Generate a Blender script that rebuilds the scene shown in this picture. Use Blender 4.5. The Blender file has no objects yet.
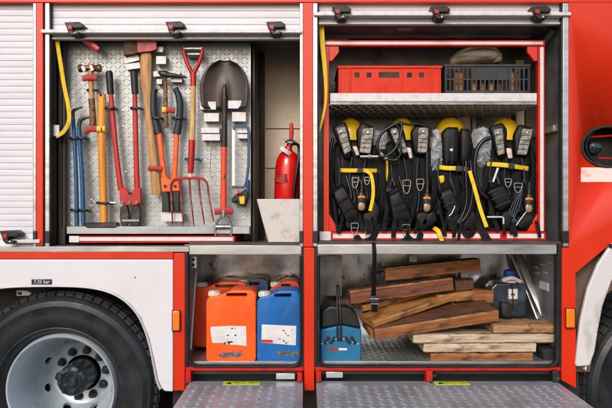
import bpy, bmesh, math, random
from mathutils import Vector, Matrix
random.seed(7)
R = math.radians
C = bpy.context.scene.collection
D0 = 3.0; S = 0.005; CZ = 1.425; CX = 306; CY = 204
def K(y): return S*(D0+y)/D0
def P(px, py, y=0.0): return Vector(((px-CX)*K(y), y, CZ+(CY-py)*K(y)))
def X(px, y=0.0): return (px-CX)*K(y)
def Z(py, y=0.0): return CZ+(CY-py)*K(y)
# ------------------------------------------------------------------ materials
def lin(c):
    f = lambda v: v/12.92 if v <= .04045 else ((v+.055)/1.055)**2.4
    return tuple(f(v/255) for v in c)
MATS = {}
def mat(name, col, rough=.5, metal=0.0, col2=None, nscale=6, stretch=(1,1,1), thr=(.45,.65), amt=1.0,
        bump=0.0, bscale=60, bstretch=(1,1,1), coat=0.0, rvar=0.15, col3=None, n3=40, thr3=(.6,.7), alpha=1, trans=0, spec=.5, stretch3=None):
    m = bpy.data.materials.new(name); m.use_nodes = True
    nt = m.node_tree; N = nt.nodes; L = nt.links; b = N['Principled BSDF']
    tc = N.new('ShaderNodeTexCoord')
    def noise(scale, st, detail=6, rough_=.6):
        mp = N.new('ShaderNodeMapping'); mp.inputs['Scale'].default_value = st
        L.new(tc.outputs['Object'], mp.inputs['Vector'])
        n = N.new('ShaderNodeTexNoise'); n.inputs['Scale'].default_value = scale; n.inputs['Detail'].default_value = detail
        n.inputs['Roughness'].default_value = rough_
        L.new(mp.outputs['Vector'], n.inputs['Vector']); return n.outputs['Fac']
    def ramp(src, a, bb):
        r = N.new('ShaderNodeMapRange'); r.inputs['From Min'].default_value = a; r.inputs['From Max'].default_value = bb
        L.new(src, r.inputs['Value']); return r.outputs['Result']
    def mix(fac, A, B, k=1.0):
        x = N.new('ShaderNodeMix'); x.data_type = 'RGBA'
        if k != 1.0:
            mu = N.new('ShaderNodeMath'); mu.operation = 'MULTIPLY'; mu.inputs[1].default_value = k; L.new(fac, mu.inputs[0]); fac = mu.outputs[0]
        L.new(fac, x.inputs['Factor'])
        for s, v in ((x.inputs['A'], A), (x.inputs['B'], B)):
            if isinstance(v, tuple): s.default_value = (*v, 1)
            else: L.new(v, s)
        return x.outputs['Result']
    c = lin(col); out = None
    if col2 is not None: out = mix(ramp(noise(nscale, stretch), *thr), c, lin(col2), amt)
    if col3 is not None: out = mix(ramp(noise(n3, stretch3 or stretch), *thr3), out if out is not None else c, lin(col3))
    if out is not None: L.new(out, b.inputs['Base Color'])
    else: b.inputs['Base Color'].default_value = (*c, 1)
    rn = ramp(noise(max(nscale, 5)*1.7, stretch), .3, .7)
    mr = N.new('ShaderNodeMapRange'); mr.inputs['To Min'].default_value = max(.03, rough-rvar/2); mr.inputs['To Max'].default_value = min(1, rough+rvar)
    L.new(rn, mr.inputs['Value']); L.new(mr.outputs['Result'], b.inputs['Roughness'])
    b.inputs['Specular IOR Level'].default_value = spec; b.inputs['Metallic'].default_value = metal; b.inputs['Coat Weight'].default_value = coat
    b.inputs['Coat Roughness'].default_value = .08
    if bump:
        bp = N.new('ShaderNodeBump'); bp.inputs['Strength'].default_value = bump; bp.inputs['Distance'].default_value = .003
        L.new(noise(bscale, bstretch), bp.inputs['Height']); L.new(bp.outputs['Normal'], b.inputs['Normal'])
    if trans: b.inputs['Transmission Weight'].default_value = trans; b.inputs['IOR'].default_value = 1.15
    b.inputs['Alpha'].default_value = alpha
    MATS[name] = m; return m
red = mat('red paint', (207,45,9), .34, coat=.22, spec=.4, col2=(194,31,10), nscale=2.5, amt=.5, rvar=.08)
redd = mat('worn red paint', (184,22,12), .42, spec=.35, col2=(110,22,20), nscale=14, thr=(.55,.75), bump=.15)
white = mat('white paint', (214,213,219), .35, coat=.4, col2=(196,190,192), nscale=3, thr=(.5,.8), amt=.5, rvar=.1)
fendw = mat('grimy white fender', (204,202,204), .45, coat=.2, col2=(124,112,102), nscale=9, stretch=(1,1,.35), thr=(.5,.74), amt=.8)
slat = mat('shutter slats', (214,214,221), .42, metal=.0, col2=(200,196,204), nscale=3, stretch=(1,1,6), amt=.5)
alu = mat('brushed aluminium', (196,198,202), .34, metal=.85, col2=(150,150,154), nscale=7, stretch=(.5,1,3), thr=(.4,.75), bump=.08, bscale=80, bstretch=(.1,1,4))
alud = mat('dull aluminium', (160,160,164), .36, metal=.6, col2=(112,108,106), nscale=6, thr=(.42,.68), bump=.12)
plate = mat('chequer plate', (166,174,180), .34, metal=.4, col2=(116,112,108), nscale=5, thr=(.5,.78), amt=.8, bump=.1, bscale=90, col3=(92,84,76), n3=19, thr3=(.66,.78))
board = mat('tool board sheet', (172,176,178), .36, metal=.4, col2=(136,136,136), nscale=5, thr=(.45,.75), amt=.7, bump=.05, bscale=120)
lightalu = mat('pale bracket', (210,206,210), .45, metal=.1, col2=(170,166,168), nscale=30, thr=(.5,.8))
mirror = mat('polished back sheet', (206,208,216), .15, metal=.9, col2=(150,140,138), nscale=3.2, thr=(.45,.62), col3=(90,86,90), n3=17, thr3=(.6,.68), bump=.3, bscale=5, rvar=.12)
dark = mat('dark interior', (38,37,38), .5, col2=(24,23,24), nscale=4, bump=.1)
brown = mat('brown lining', (74,62,55), .6, col2=(48,42,40), nscale=5, stretch=(1,1,.3))
beige = mat('beige lining', (236,218,196), .6, col2=(196,176,154), nscale=3, col3=(150,128,108), n3=30, thr3=(.68,.74))
black = mat('black plastic', (18,18,20), .42, col2=(32,34,38), nscale=20, thr=(.5,.8), bump=.1)
rubber = mat('rubber', (24,25,27), .62, col2=(58,58,60), nscale=8, thr=(.5,.8), bump=.12)
tyrem = mat('tyre rubber', (19,22,26), .42, col2=(42,48,54), nscale=9, thr=(.4,.75), amt=.8, bump=.2, bscale=60)
treadm = mat('tyre tread', (18,18,19), .75, col2=(46,46,46), nscale=14)
rimm = mat('rim paint', (186,198,208), .34, metal=.3, coat=.2, col2=(120,130,138), nscale=5, thr=(.52,.78), amt=.7)
hubm = mat('greasy hub', (34,42,52), .3, metal=.3, col2=(84,98,112), nscale=22, thr=(.52,.72), bump=.5, bscale=35)
nutm = mat('wheel nut steel', (58,60,64), .45, metal=.7, bump=.2)
steel = mat('steel', (150,152,156), .35, metal=.9, col2=(96,88,82), nscale=22, thr=(.5,.75), bump=.1)
chrome = mat('bright wire', (210,212,214), .22, metal=.9)
dsteel = mat('dark forged steel', (58,56,55), .42, metal=.7, col2=(96,84,74), nscale=18, thr=(.5,.7), bump=.25)
spadem = mat('spade blade steel', (44,37,34), .34, metal=.5, col2=(78,62,50), nscale=7, stretch=(1,1,.5), thr=(.45,.75), bump=.2, bscale=30, col3=(40,36,34), n3=16, thr3=(.55,.7))
copper = mat('bronze mallet head', (140,100,60), .4, metal=.6, col2=(58,40,26), nscale=40, thr=(.45,.6), bump=.3)
wood_h = mat('worn ash handle', (196,150,96), .5, col2=(138,92,50), nscale=26, stretch=(3,3,.25), thr=(.4,.7), bump=.15, col3=(84,56,34), n3=22, thr3=(.64,.74))
wood_p = mat('pale handle', (214,178,120), .5, col2=(176,124,66), nscale=36, stretch=(3,3,.3), thr=(.4,.7), bump=.12, col3=(120,74,36), n3=60, thr3=(.6,.7))
wood_d = mat('gnarled brown grip', (134,92,46), .5, col2=(66,42,22), nscale=70, stretch=(1,1,.7), thr=(.45,.58), bump=.5)
wood_y = mat('orange yellow handle', (226,150,44), .4, col2=(190,112,30), nscale=14, stretch=(2,2,.2), thr=(.4,.7), coat=.3)
bluem = mat('blue steel bar', (26,84,130), .38, metal=.3, col2=(20,40,64), nscale=20, thr=(.52,.72), bump=.1)
redm = mat('tool red', (180,16,10), .36, coat=.15, col2=(130,12,12), nscale=16, thr=(.5,.7), col3=(74,40,34), n3=60, thr3=(.66,.7))
redrub = mat('red rubber strap', (158,10,16), .5, bump=.05)
orangem = mat('tool orange', (232,96,26), .4, coat=.1, col2=(186,62,20), nscale=18, thr=(.5,.72), col3=(90,54,36), n3=60, thr3=(.66,.7))
ormix = mat('chipped orange paint', (222,72,40), .42, col2=(90,40,30), nscale=34, thr=(.56,.64), stretch=(1,1,.5))
bgrip = mat('blue black grip', (30,40,52), .5, bump=.15)
hsaw = mat('navy saw frame', (24,62,104), .35, coat=.3)
yellow = mat('yellow webbing', (224,188,18), .62, col2=(182,144,20), nscale=26, thr=(.5,.75), bump=.4, bscale=320, bstretch=(1,1,.3))
yplas = mat('yellow plastic', (222,184,30), .4)
cyl_y = mat('yellow cylinder paint', (255,206,20), .33, coat=.4, col2=(236,178,20), nscale=11, thr=(.55,.78))
web = mat('black webbing', (11,11,13), .62, spec=.18, col2=(19,20,23), nscale=30, thr=(.45,.7), bump=.55, bscale=260)
padm = mat('black padded cordura', (8,8,10), .42, spec=.28, col2=(15,16,20), nscale=16, thr=(.4,.7), bump=.5, bscale=150)
reflm = mat('grey reflective pad', (158,152,146), .38, metal=.3, col2=(92,86,82), nscale=46, thr=(.42,.62), bump=.5, bscale=110)
hose = mat('black hose', (10,10,12), .3, bump=.05)
tan = mat('tan gauge glass', (150,120,86), .25, coat=.5)
amber = mat('amber band', (214,128,32), .35)
tagm = mat('pale tag', (214,196,186), .5, col2=(170,150,140), nscale=60)
clear = mat('cloudy plastic bag', (206,212,220), .2, col2=(164,172,182), nscale=14, stretch=(1.6,1,.5), thr=(.42,.6), bump=1.0, bscale=30, bstretch=(1.5,1,.4), alpha=.5)
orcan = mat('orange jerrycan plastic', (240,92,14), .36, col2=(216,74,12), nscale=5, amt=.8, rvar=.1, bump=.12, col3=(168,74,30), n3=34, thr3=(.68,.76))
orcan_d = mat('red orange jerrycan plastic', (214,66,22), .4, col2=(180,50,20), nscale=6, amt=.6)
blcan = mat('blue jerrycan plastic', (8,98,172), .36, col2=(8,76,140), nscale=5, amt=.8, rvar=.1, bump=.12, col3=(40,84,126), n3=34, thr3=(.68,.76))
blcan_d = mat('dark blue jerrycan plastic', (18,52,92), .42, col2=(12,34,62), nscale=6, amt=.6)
capw = mat('white cap', (216,212,200), .45, col2=(176,166,148), nscale=30)
label = mat('paper label', (214,212,216), .55, col2=(196,194,200), nscale=12)
label2 = mat('faded print', (188,186,192), .6)
smudge = mat('grey scuff', (62,70,84), .6, col2=(120,116,118), nscale=60)
ink = mat('ink smudge', (36,40,44), .6)
redext = mat('extinguisher red', (206,20,18), .2, coat=.7, col2=(150,14,16), nscale=9, thr=(.6,.8))
binm = mat('scuffed white bin', (200,195,192), .6, col2=(160,150,144), nscale=14, thr=(.55,.75), bump=.35, bscale=26, col3=(120,108,100), n3=40, thr3=(.68,.74))
crater = mat('red crate plastic', (212,48,12), .45, spec=.3, col2=(184,30,10), nscale=8, amt=.6)
crateb = mat('black crate plastic', (34,37,40), .5, col2=(54,58,62), nscale=12)
tape = mat('white reflective tape', (218,208,210), .35, col2=(206,196,196), nscale=22)
cream = mat('cream canvas roll', (206,194,174), .7, col2=(128,116,102), nscale=18, stretch=(.4,1,3), thr=(.45,.65), bump=.4)
boxblue = mat('blue case plastic', (14,104,146), .42, col2=(10,76,110), nscale=8, thr=(.45,.8), col3=(90,100,104), n3=26, thr3=(.66,.74))
candk = mat('dark smoky canister', (40,48,58), .3, col2=(76,88,102), nscale=9, thr=(.5,.7), bump=.2, coat=.3)
capb = mat('blue cap', (20,84,170), .35)
orlens = mat('orange lens', (240,120,16), .2, coat=.8, bump=.3, bscale=120)
yl = mat('yellow warning label', (206,226,40), .4, col2=(150,168,40), nscale=30, thr=(.58,.75))
navy = mat('navy plate', (24,28,56), .4)
asph = mat('asphalt', (74,74,76), .85, col2=(56,56,58), nscale=3, bump=.8, bscale=40, col3=(100,98,96), n3=50)
brownp = mat('brown mudguard inner', (112,90,78), .6, col2=(70,58,52), nscale=6)
def woodmat(name, a, b_, c_, sc=9):
    return mat(name, a, .62, col2=b_, nscale=sc*1.3, stretch=(.25,13,13), thr=(.36,.62), bump=.7, bscale=26, bstretch=(.5,12,12), col3=c_, n3=13, thr3=(.52,.7), stretch3=(.7,1.6,1.6))
w_red = woodmat('red brown timber', (134,74,46), (90,50,34), (58,38,30))
w_or = woodmat('orange brown timber', (164,104,54), (112,64,34), (66,42,30))
w_yel = woodmat('golden timber', (176,124,62), (132,84,40), (84,54,34))
w_grey = woodmat('weathered pale timber', (206,190,168), (160,136,110), (112,88,66))
w_tan = woodmat('tan timber', (184,146,104), (134,98,64), (74,52,40))
w_dk = woodmat('dark brown timber', (104,66,44), (72,46,32), (44,32,26))
# ------------------------------------------------------------------ builder
WL = {}
def cat(pts, k=5):
    pts = [Vector(p) if len(p) == 3 else p for p in pts]
    if len(pts) < 3: return [(pts[0], 0.0), (pts[-1], 1.0)]
    out = []; n = len(pts)
    for i in range(n-1):
        p0 = pts[max(i-1, 0)]; p1 = pts[i]; p2 = pts[i+1]; p3 = pts[min(i+2, n-1)]
        for j in range(k):
            t = j/k
            v = .5*((2*p1)+(-p0+p2)*t+(2*p0-5*p1+4*p2-p3)*t*t+(-p0+3*p1-3*p2+p3)*t**3)
            out.append((v, i+t))
    out.append((pts[-1], float(n-1))); return out
class MB:
    def __init__(s): s.bm = bmesh.new(); s.mats = []
    def mi(s, m):
        if m not in s.mats: s.mats.append(m)
        return s.mats.index(m)
    def _f(s, vs, m, smooth=True):
        try: f = s.bm.faces.new(vs)
        except ValueError: return
        f.material_index = s.mi(m); f.smooth = smooth
    def box(s, a, b, m, M=None):
        x0, x1 = sorted((a[0], b[0])); y0, y1 = sorted((a[1], b[1])); z0, z1 = sorted((a[2], b[2]))
        v = []
        for z in (z0, z1):
            for (x, y) in ((x0,y0),(x1,y0),(x1,y1),(x0,y1)):
                p = Vector((x,y,z)); v.append(s.bm.verts.new(M@p if M else p))
        for q in ((3,2,1,0),(4,5,6,7),(0,1,5,4),(1,2,6,5),(2,3,7,6),(3,0,4,7)): s._f([v[i] for i in q], m)
        return s
    def pbox(s, px0, py0, px1, py1, y0, y1, m):   # front face given in picture units at depth y0, straight back to y1
        return s.box((X(px0,y0), y0, Z(py1,y0)), (X(px1,y0), y1, Z(py0,y0)), m)
    def sweep(s, pts, w, m, t=None, n=12, sq=1.0, k=5, cap=True, ref=Vector((0,1,0))):
        L = cat(pts, k) if k else [(Vector(p), float(i)) for i, p in enumerate(pts)]
        if len(pts) == 2: L = [(Vector(pts[0]), 0.0), (Vector(pts[1]), 1.0)]
        def val(a, u):
            if not isinstance(a, (list, tuple)): return a
            i = min(int(u), len(a)-2); f = u-i
            return a[i]*(1-f)+a[i+1]*f
        rings = []; prevN = None
        for i, (p, u) in enumerate(L):
            T = (L[min(i+1, len(L)-1)][0]-L[max(i-1, 0)][0]).normalized()
            Nn = ref-ref.dot(T)*T
            if Nn.length < .15: Nn = (prevN-prevN.dot(T)*T) if prevN else Vector((0,0,1))-T*T.z
            if prevN and Nn.dot(prevN) < 0: Nn = -Nn
            Nn.normalize(); prevN = Nn.copy(); Wd = T.cross(Nn).normalized()
            a = val(w, u)/2; b = (val(t, u)/2) if t is not None else a
            r = []
            for j in range(n):
                th = 2*math.pi*j/n+math.pi/n; c_, s_ = math.cos(th), math.sin(th)
                c_ = math.copysign(abs(c_)**sq, c_); s_ = math.copysign(abs(s_)**sq, s_)
                r.append(s.bm.verts.new(p+Wd*(a*c_)+Nn*(b*s_)))
            rings.append(r)
        for A, B in zip(rings, rings[1:]):
            for j in range(n): s._f([A[j], A[(j+1)%n], B[(j+1)%n], B[j]], m)
        if cap: s._f(list(reversed(rings[0])), m); s._f(rings[-1], m)
        return s
    def cyl(s, p0, p1, r, m, r1=None, n=20):
        return s.sweep([p0, p1], [2*r, 2*(r if r1 is None else r1)], m, n=n, k=0)
    def lathe(s, prof, c, m, axis='Z', n=40, close=False, cap=True):  # prof: (r, h)
        rings = []
        for r, h in prof:
            row = []
            for j in range(n):
                th = 2*math.pi*j/n; a, b = r*math.cos(th), r*math.sin(th)
                if axis == 'Z': v = Vector((a, b, h))
                elif axis == 'Y': v = Vector((a, h, b))
                else: v = Vector((h, a, b))
                row.append(s.bm.verts.new(Vector(c)+v))
            rings.append(row)
        pr = list(zip(rings, rings[1:]))
        if close: pr.append((rings[-1], rings[0]))
        for A, B in pr:
            for j in range(n): s._f([A[j], A[(j+1)%n], B[(j+1)%n], B[j]], m)
        if not close and cap:
            for r_, row in ((prof[0][0], rings[0]), (prof[-1][0], rings[-1])):
                if r_ > 1e-5: s._f(row, m)
        return s
    def prism(s, poly, y0, y1, m, shrink=1):   # poly of (x,z) world
        a = [s.bm.verts.new((x, y0, z)) for x, z in poly]; b = [s.bm.verts.new((x, y1, z)) for x, z in poly]
        n = len(poly); s._f(a, m); s._f(list(reversed(b)), m)
        for i in range(n): s._f([a[i], b[i], b[(i+1)%n], a[(i+1)%n]], m)
        return s
    def pprism(s, poly, y0, y1, m): return s.prism([(X(a,y0), Z(b,y0)) for a, b in poly], y0, y1, m)
    def prismx(s, poly, x0, x1, m):            # poly of (y,z)
        a = [s.bm.verts.new((x0, y, z)) for y, z in poly]; b = [s.bm.verts.new((x1, y, z)) for y, z in poly]
        n = len(poly); s._f(list(reversed(a)), m); s._f(b, m)
        for i in range(n): s._f([a[i], a[(i+1)%n], b[(i+1)%n], b[i]], m)
        return s
    def pad(s, poly, y, t, m, bulge=.5):       # soft cushion from a picture outline at depth y
        cx = sum(p[0] for p in poly)/len(poly); cy = sum(p[1] for p in poly)/len(poly)
        pts = []
        n = len(poly)
        for i in range(n):                     # rounded outline by corner cutting
            a, b = poly[i], poly[(i+1)%n]
            for f in (.12, .5, .88): pts.append((a[0]+(b[0]-a[0])*f, a[1]+(b[1]-a[1])*f))
        rows = []
        for sc, dy in ((.93, t/2), (1.0, t*.3), (1.0, -t*.15), (.93, -t*.36), (.78, -t*.48), (.4, -t*.5-.002)):
            rows.append([s.bm.verts.new(P(cx+(p[0]-cx)*sc, cy+(p[1]-cy)*sc, y)+Vector((0, dy, 0))) for p in pts])
        q = len(pts)
        for A, B in zip(rows, rows[1:]):
            for j in range(q): s._f([A[j], A[(j+1)%q], B[(j+1)%q], B[j]], m)
        s._f(list(reversed(rows[0])), m); s._f(rows[-1], m)
        return s
    def grid(s, xs, zs, y0, y1, m, hole, M=None):  # slab with rectangular holes, no inner faces
        nx, nz = len(xs)-1, len(zs)-1
        ok = lambda i, j: 0 <= i < nx and 0 <= j < nz and not hole((xs[i]+xs[i+1])/2, (zs[j]+zs[j+1])/2)
        V = {}
        def v(i, j, k):
            if (i,j,k) not in V:
                p = Vector((xs[i], (y0,y1)[k], zs[j])); V[(i,j,k)] = s.bm.verts.new(M@p if M else p)
            return V[(i,j,k)]
        for i in range(nx):
            for j in range(nz):
                if not ok(i,j): continue
                s._f([v(i,j,0), v(i+1,j,0), v(i+1,j+1,0), v(i,j+1,0)], m, False)
                s._f([v(i,j+1,1), v(i+1,j+1,1), v(i+1,j,1), v(i,j,1)], m, False)
                if not ok(i-1,j): s._f([v(i,j,0), v(i,j+1,0), v(i,j+1,1), v(i,j,1)], m, False)
                if not ok(i+1,j): s._f([v(i+1,j,1), v(i+1,j+1,1), v(i+1,j+1,0), v(i+1,j,0)], m, False)
                if not ok(i,j-1): s._f([v(i,j,1), v(i+1,j,1), v(i+1,j,0), v(i,j,0)], m, False)
                if not ok(i,j+1): s._f([v(i,j+1,0), v(i+1,j+1,0), v(i+1,j+1,1), v(i,j+1,1)], m, False)
        return s
    def lozenge(s, c, u, v, n, L_, W_, H_, m):   # raised chequer bar
        tip = [c-u*L_/2, c+u*L_/2]; sd = [c-u*L_*.22+v*W_/2, c+u*L_*.22+v*W_/2, c+u*L_*.22-v*W_/2, c-u*L_*.22-v*W_/2]
        tp = [c-u*L_*.26+n*H_, c+u*L_*.26+n*H_]
        q = [s.bm.verts.new(p) for p in tip+sd+tp]
        for f in ((0,2,6),(2,3,7,6),(3,1,7),(1,4,7),(4,5,6,7),(5,0,6)): s._f([q[i] for i in f], m)
    def text(s, body, loc, rot, size, m, ext=.0004, sx=1.0, align='CENTER'):
        cu = bpy.data.curves.new('t', 'FONT'); cu.body = body; cu.size = size; cu.extrude = ext
        cu.align_x = align; cu.align_y = 'CENTER'
        o = bpy.data.objects.new('t', cu); C.objects.link(o); bpy.context.view_layer.update()
        me = bpy.data.meshes.new_from_object(o)
        M = Matrix.Translation(loc)@rot.to_4x4()@Matrix.Diagonal((sx,1,1,1))
        me.transform(M)
        n0 = len(s.bm.faces); s.bm.from_mesh(me); s.bm.faces.ensure_lookup_table()
        for f in s.bm.faces[n0:]: f.material_index = s.mi(m)
        bpy.data.objects.remove(o); bpy.data.curves.remove(cu); bpy.data.meshes.remove(me)
        return s
    def rot(s, M):
        bmesh.ops.transform(s.bm, matrix=M, verts=s.bm.verts); return s
    def build(s, name, parent=None, bevel=0, seg=2, angle=35, recalc=True):
        bm = s.bm
        if recalc: bmesh.ops.recalc_face_normals(bm, faces=bm.faces)
        mn = Vector((min(v.co[i] for v in bm.verts) for i in range(3))); mx = Vector((max(v.co[i] for v in bm.verts) for i in range(3)))
        c = (mn+mx)/2
        if parent is None: c.z = mn.z
        bmesh.ops.translate(bm, verts=bm.verts, vec=-c)
        me = bpy.data.meshes.new(name); bm.to_mesh(me); bm.free()
        for m in s.mats: me.materials.append(m)
        me.set_sharp_from_angle(angle=R(angle))
        o = bpy.data.objects.new(name, me); C.objects.link(o)
        if parent is not None: o.parent = parent; o.location = c-WL[parent.name]
        else: o.location = c
        WL[o.name] = c.copy()
        if bevel:
            bv = o.modifiers.new('b', 'BEVEL'); bv.width = bevel; bv.segments = seg; bv.limit_method = 'ANGLE'; bv.angle_limit = R(40)
        return o
def thing(name, lab, catg, loc=(0,0,0), group=None):
    o = bpy.data.objects.new(name, None); C.objects.link(o); o.location = loc; o.empty_display_size = .05
    o['label'] = lab; o['category'] = catg
    if group: o['group'] = group
    WL[o.name] = Vector(loc); return o
def tag(o, lab, catg, group=None):
    o['label'] = lab; o['category'] = catg
    if group: o['group'] = group
    return o
def PT(pts, y): return [P(p[0], p[1], y if len(p) < 3 else p[2]) for p in pts]
# ------------------------------------------------------------------ ground
g = MB().box((-30,-30,-.2), (30,30,0), asph).build('ground'); g['kind'] = 'structure'
# ------------------------------------------------------------------ fire truck
T = thing('fire_truck', 'red and white fire truck side with open equipment lockers and rolled up shutters', 'fire truck', (0,0,0))
def rails(px0, px1, y0, y1, pt, pb, m=None, name='guide_rail'):
    return MB().pbox(px0, pt, px1, pb, y0, y1, m or alu).build(name, T, bevel=.002)
# body panels
b = MB(); b.pbox(-160, -90, 800, 2.5, 0, .06, red); b.build('cant_rail', T, bevel=.004)
MB().box((X(-160), .06, Z(-60)), (X(800), 2.4, Z(-60)-.02), red).build('roof', T)
MB().box((X(-160), .95, .55), (X(800), 2.4, Z(-65)), red).build('rear_body', T)
MB().pbox(36, 2.5, 43, 246, 0, .10, red).build('body_post', T, bevel=.003)
MB().pbox(303, 2.5, 313, 247, 0, .10, red).build('body_post', T, bevel=.003)
MB().pbox(304, 247.6, 314.5, 391, -.008, .10, red).build('body_post', T, bevel=.004)
MB().pbox(173.5, 253, 185, 391, -.004, .10, red).build('body_post', T, bevel=.004)
MB().pbox(-160, 252, 173, 259, -.002, .08, red).build('sill_trim', T, bevel=.002)
b = MB().pbox(-160, 246.5, 189, 252, -.004, .14, alu); b.build('door_sill', T, bevel=.002)
# right red panel with filler opening
hole = [(608+26*math.cos(R(a)), 146.5-20*math.sin(R(a))) for a in range(0, 360, 10)]
pl = MB().pprism([(569,2.5),(800,2.5),(800,120),(690,196),(626,231),(575.5,273),(576,388),(561.5,380),(562,247.6),(569,247.6)], 0, .05, red)
po = pl.build('side_panel', T)
cut = MB().prism([(X(a_), Z(b_)) for a_, b_ in hole], -.1, .2, redd).build('cut')
md = po.modifiers.new('c','BOOLEAN'); md.operation = 'DIFFERENCE'; md.object = cut; md.solver = 'EXACT'
bpy.context.view_layer.update()
me = bpy.data.meshes.new_from_object(po.evaluated_get(bpy.context.evaluated_depsgraph_get())); po.modifiers.clear(); po.data = me
bpy.data.objects.remove(cut)
b = MB(); b.sweep([P(*p, -.002) for p in hole+hole[:1]], .016, rubber, n=8, k=0); sl = b.build('filler_opening', T)
b = MB().pprism([(608+30*math.cos(R(a)), 146.5-24*math.sin(R(a))) for a in range(0,360,12)], .12, .13, black); b.sweep([P(*p, .052)+Vector((0,0,0)) for p in hole+hole[:1]], .012, black, t=.1, n=8, k=0); b.build('filler_cup', T)
b = MB(); c = P(594,148,.075); b.lathe([(0,-.03),(.02,-.028),(.033,-.018),(.038,0),(.038,.03)], c, hubm, 'Y'); b.box(c+Vector((-.024,-.036,-.006)), c+Vector((.024,-.02,.006)), hubm); b.build('filler_cap', T)
b = MB(); b.sweep(PT([(590,137,.05),(640,134,.05)],.05), .012, redd, k=0).sweep(PT([(598,158,.05),(640,160,.05)],.05), .01, redd, k=0); b.build('filler_rod', T)
bandm = mat('scrubbed white band', (236,212,206), .45, col2=(226,120,96), nscale=9, stretch=(1,1,4), thr=(.52,.74), col3=(214,90,66), n3=14, thr3=(.66,.74))
MB().pbox(581, 167.5, 700, 182, -.0015, .002, bandm).build('faded_stripe', T)
# shutters
def shutter(px0, px1, pt, pb, ybar, latches, y=.035, name='roller_shutter', barx=None):
    b = MB(); pitch = 6.45
    n = int(round((pb-pt)/pitch)); pitch = (pb-pt)/n
    for i in range(n):
        zt = Z(pt+i*pitch, y); zb = Z(pt+(i+1)*pitch, y); h = zt-zb
        b.prismx([(y+.012, zt), (y+.003, zt-.0002), (y+.0004, zt-h*.05), (y, zt-h*.12), (y, zb+h*.10), (y+.0004, zb+h*.05), (y+.003, zb+.0006), (y+.012, zb+.0006)], X(px0,y), X(px1,y), slat)
    o = b.build(name, T, angle=20)
    if ybar is not None:
        bx0, bx1 = barx or (px0, px1)
        q = MB().box((X(bx0,-.01), -.016, Z(ybar+1.9,-.01)), (X(bx1,-.01), y-.002, Z(ybar-1.9,-.01)), lightalu); q.build('pull_bar', o, bevel=.004)
        q = MB().pbox(px0, pb-1.6, px1, pb+.6, y-.012, y+.02, lightalu); q.build('bottom_slat', o, bevel=.002)
    for lx, ly in latches:
        q = MB()
        q.pprism([(lx-10,ly-6.5),(lx+5,ly-7),(lx+9.5,ly-4),(lx+9,ly-.6),(lx-1,ly-.4),(lx-1.5,ly+2.5),(lx+6,ly+3.5),(lx+4,ly+6.5),(lx-3,ly+6.8),(lx-6,ly+4),(lx-8,ly-2)], -.04, .03, black)
        lo = q.build('latch', o, bevel=.004)
        # three levels only: the button stays inside the latch mesh's own thing level
        q = MB().pprism([(lx-7,ly-3.4),(lx-2.2,ly-3.6),(lx-2,ly+1),(lx-6,ly+1)], -.046, -.035, redm); q.build('latch_button', o, bevel=.002)
        q = MB().lathe([(0,-.006),(.006,-.004),(.007,.0)], P(lx+1.2,ly+4.5,-.041), steel, 'Y', n=10); q.build('latch_pin', o)
    return o
shutter(-150, 33, 3, 246.2, 241.3, [(9,237.5)], barx=(10,40))
shutter(50, 300.5, 4, 38.5, 31.3, [(74,28.5),(175,28),(276,28)], barx=(41,302))
shutter(316, 564, 4, 23.5, 14, [(342,12.5),(441,12.5),(542,12.5)], barx=(313.6,571))
for a, b_, bot in ((33,36,247),(45,49.3,247),(299.8,303,247),(313,317.5,247),(563,568.8,247)):
    o = rails(a, b_, .0, .03, 3, bot-.4)
    MB().pbox(a-.4, 231, b_+.4, 243, -.008, .012, black).build('rail_end_stop', T, bevel=.003)
for a, b_ in ((43.2,44.8),(49.5,50.8),(561.2,562.8),(317.6,318.8)):
    rails(a, b_, .012, .05, 3, 246.4, rubber, 'rubber_seal')
# --- lockers: closed boxes
def locker(px0, px1, pt, pb, d, y0=.04, walls=dark, back=dark, floor=alud, t=.012):
    x0, x1, z1, z0 = X(px0,y0), X(px1,y0), Z(pt,y0), Z(pb,y0)
    b = MB()
    b.box((x0-t, y0, z0-t), (x0, y0+d, z1+t), walls).box((x1, y0, z0-t), (x1+t, y0+d, z1+t), walls)
    b.box((x0, y0, z1), (x1, y0+d, z1+t), walls)
    b.box((x0-t, y0+d+.0005, z0-t), (x1+t, y0+d+t, z1+t), back)
    b.box((x0, y0, z0-t), (x1, y0+d, z0), floor)
    return b.build('locker', T), (x0, x1, z0, z1, y0, y0+d)
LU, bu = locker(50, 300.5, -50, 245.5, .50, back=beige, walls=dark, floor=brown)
RU, br = locker(318, 562.5, -50, 245.5, .62, back=alud, walls=alud, floor=brown)
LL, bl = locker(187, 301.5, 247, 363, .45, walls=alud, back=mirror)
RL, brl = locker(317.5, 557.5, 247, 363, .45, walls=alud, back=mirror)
# shutter drum covers
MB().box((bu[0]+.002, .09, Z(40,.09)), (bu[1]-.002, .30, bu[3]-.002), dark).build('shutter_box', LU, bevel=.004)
MB().box((br[0]+.002, .09, Z(24,.09)), (br[1]-.002, .34, br[3]-.002), alud).build('shutter_box', RU, bevel=.004)
b = MB().box((br[0]+.03, .30, Z(37,.30)), (br[1]-.06, .33, Z(30,.30)), alu); b.build('cross_rail', RU, bevel=.002)
b = MB().sweep([(br[0]+.04,.27,Z(39,.27)),(br[0]+.17,.27,Z(39,.27)),(br[0]+.17,.27,Z(43,.27))], .008, alu, k=0); b.build('bracket_rod', RU)
b = MB().pbox(398,25,412,29,.16,.2,lightalu); b.build('lamp', RU, bevel=.003)
MB().box((br[1]-.03, .08, Z(134,.2)), (br[1]-.001, .6, Z(128,.2)), alu).build('wall_rail', RU, bevel=.002)
MB().sweep([(br[1]-.02,.1,Z(30,.1)),(br[1]-.02,.58,Z(66,.3))], .03, alu, t=.02, k=0, sq=.4).build('wall_rail', RU)
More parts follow.
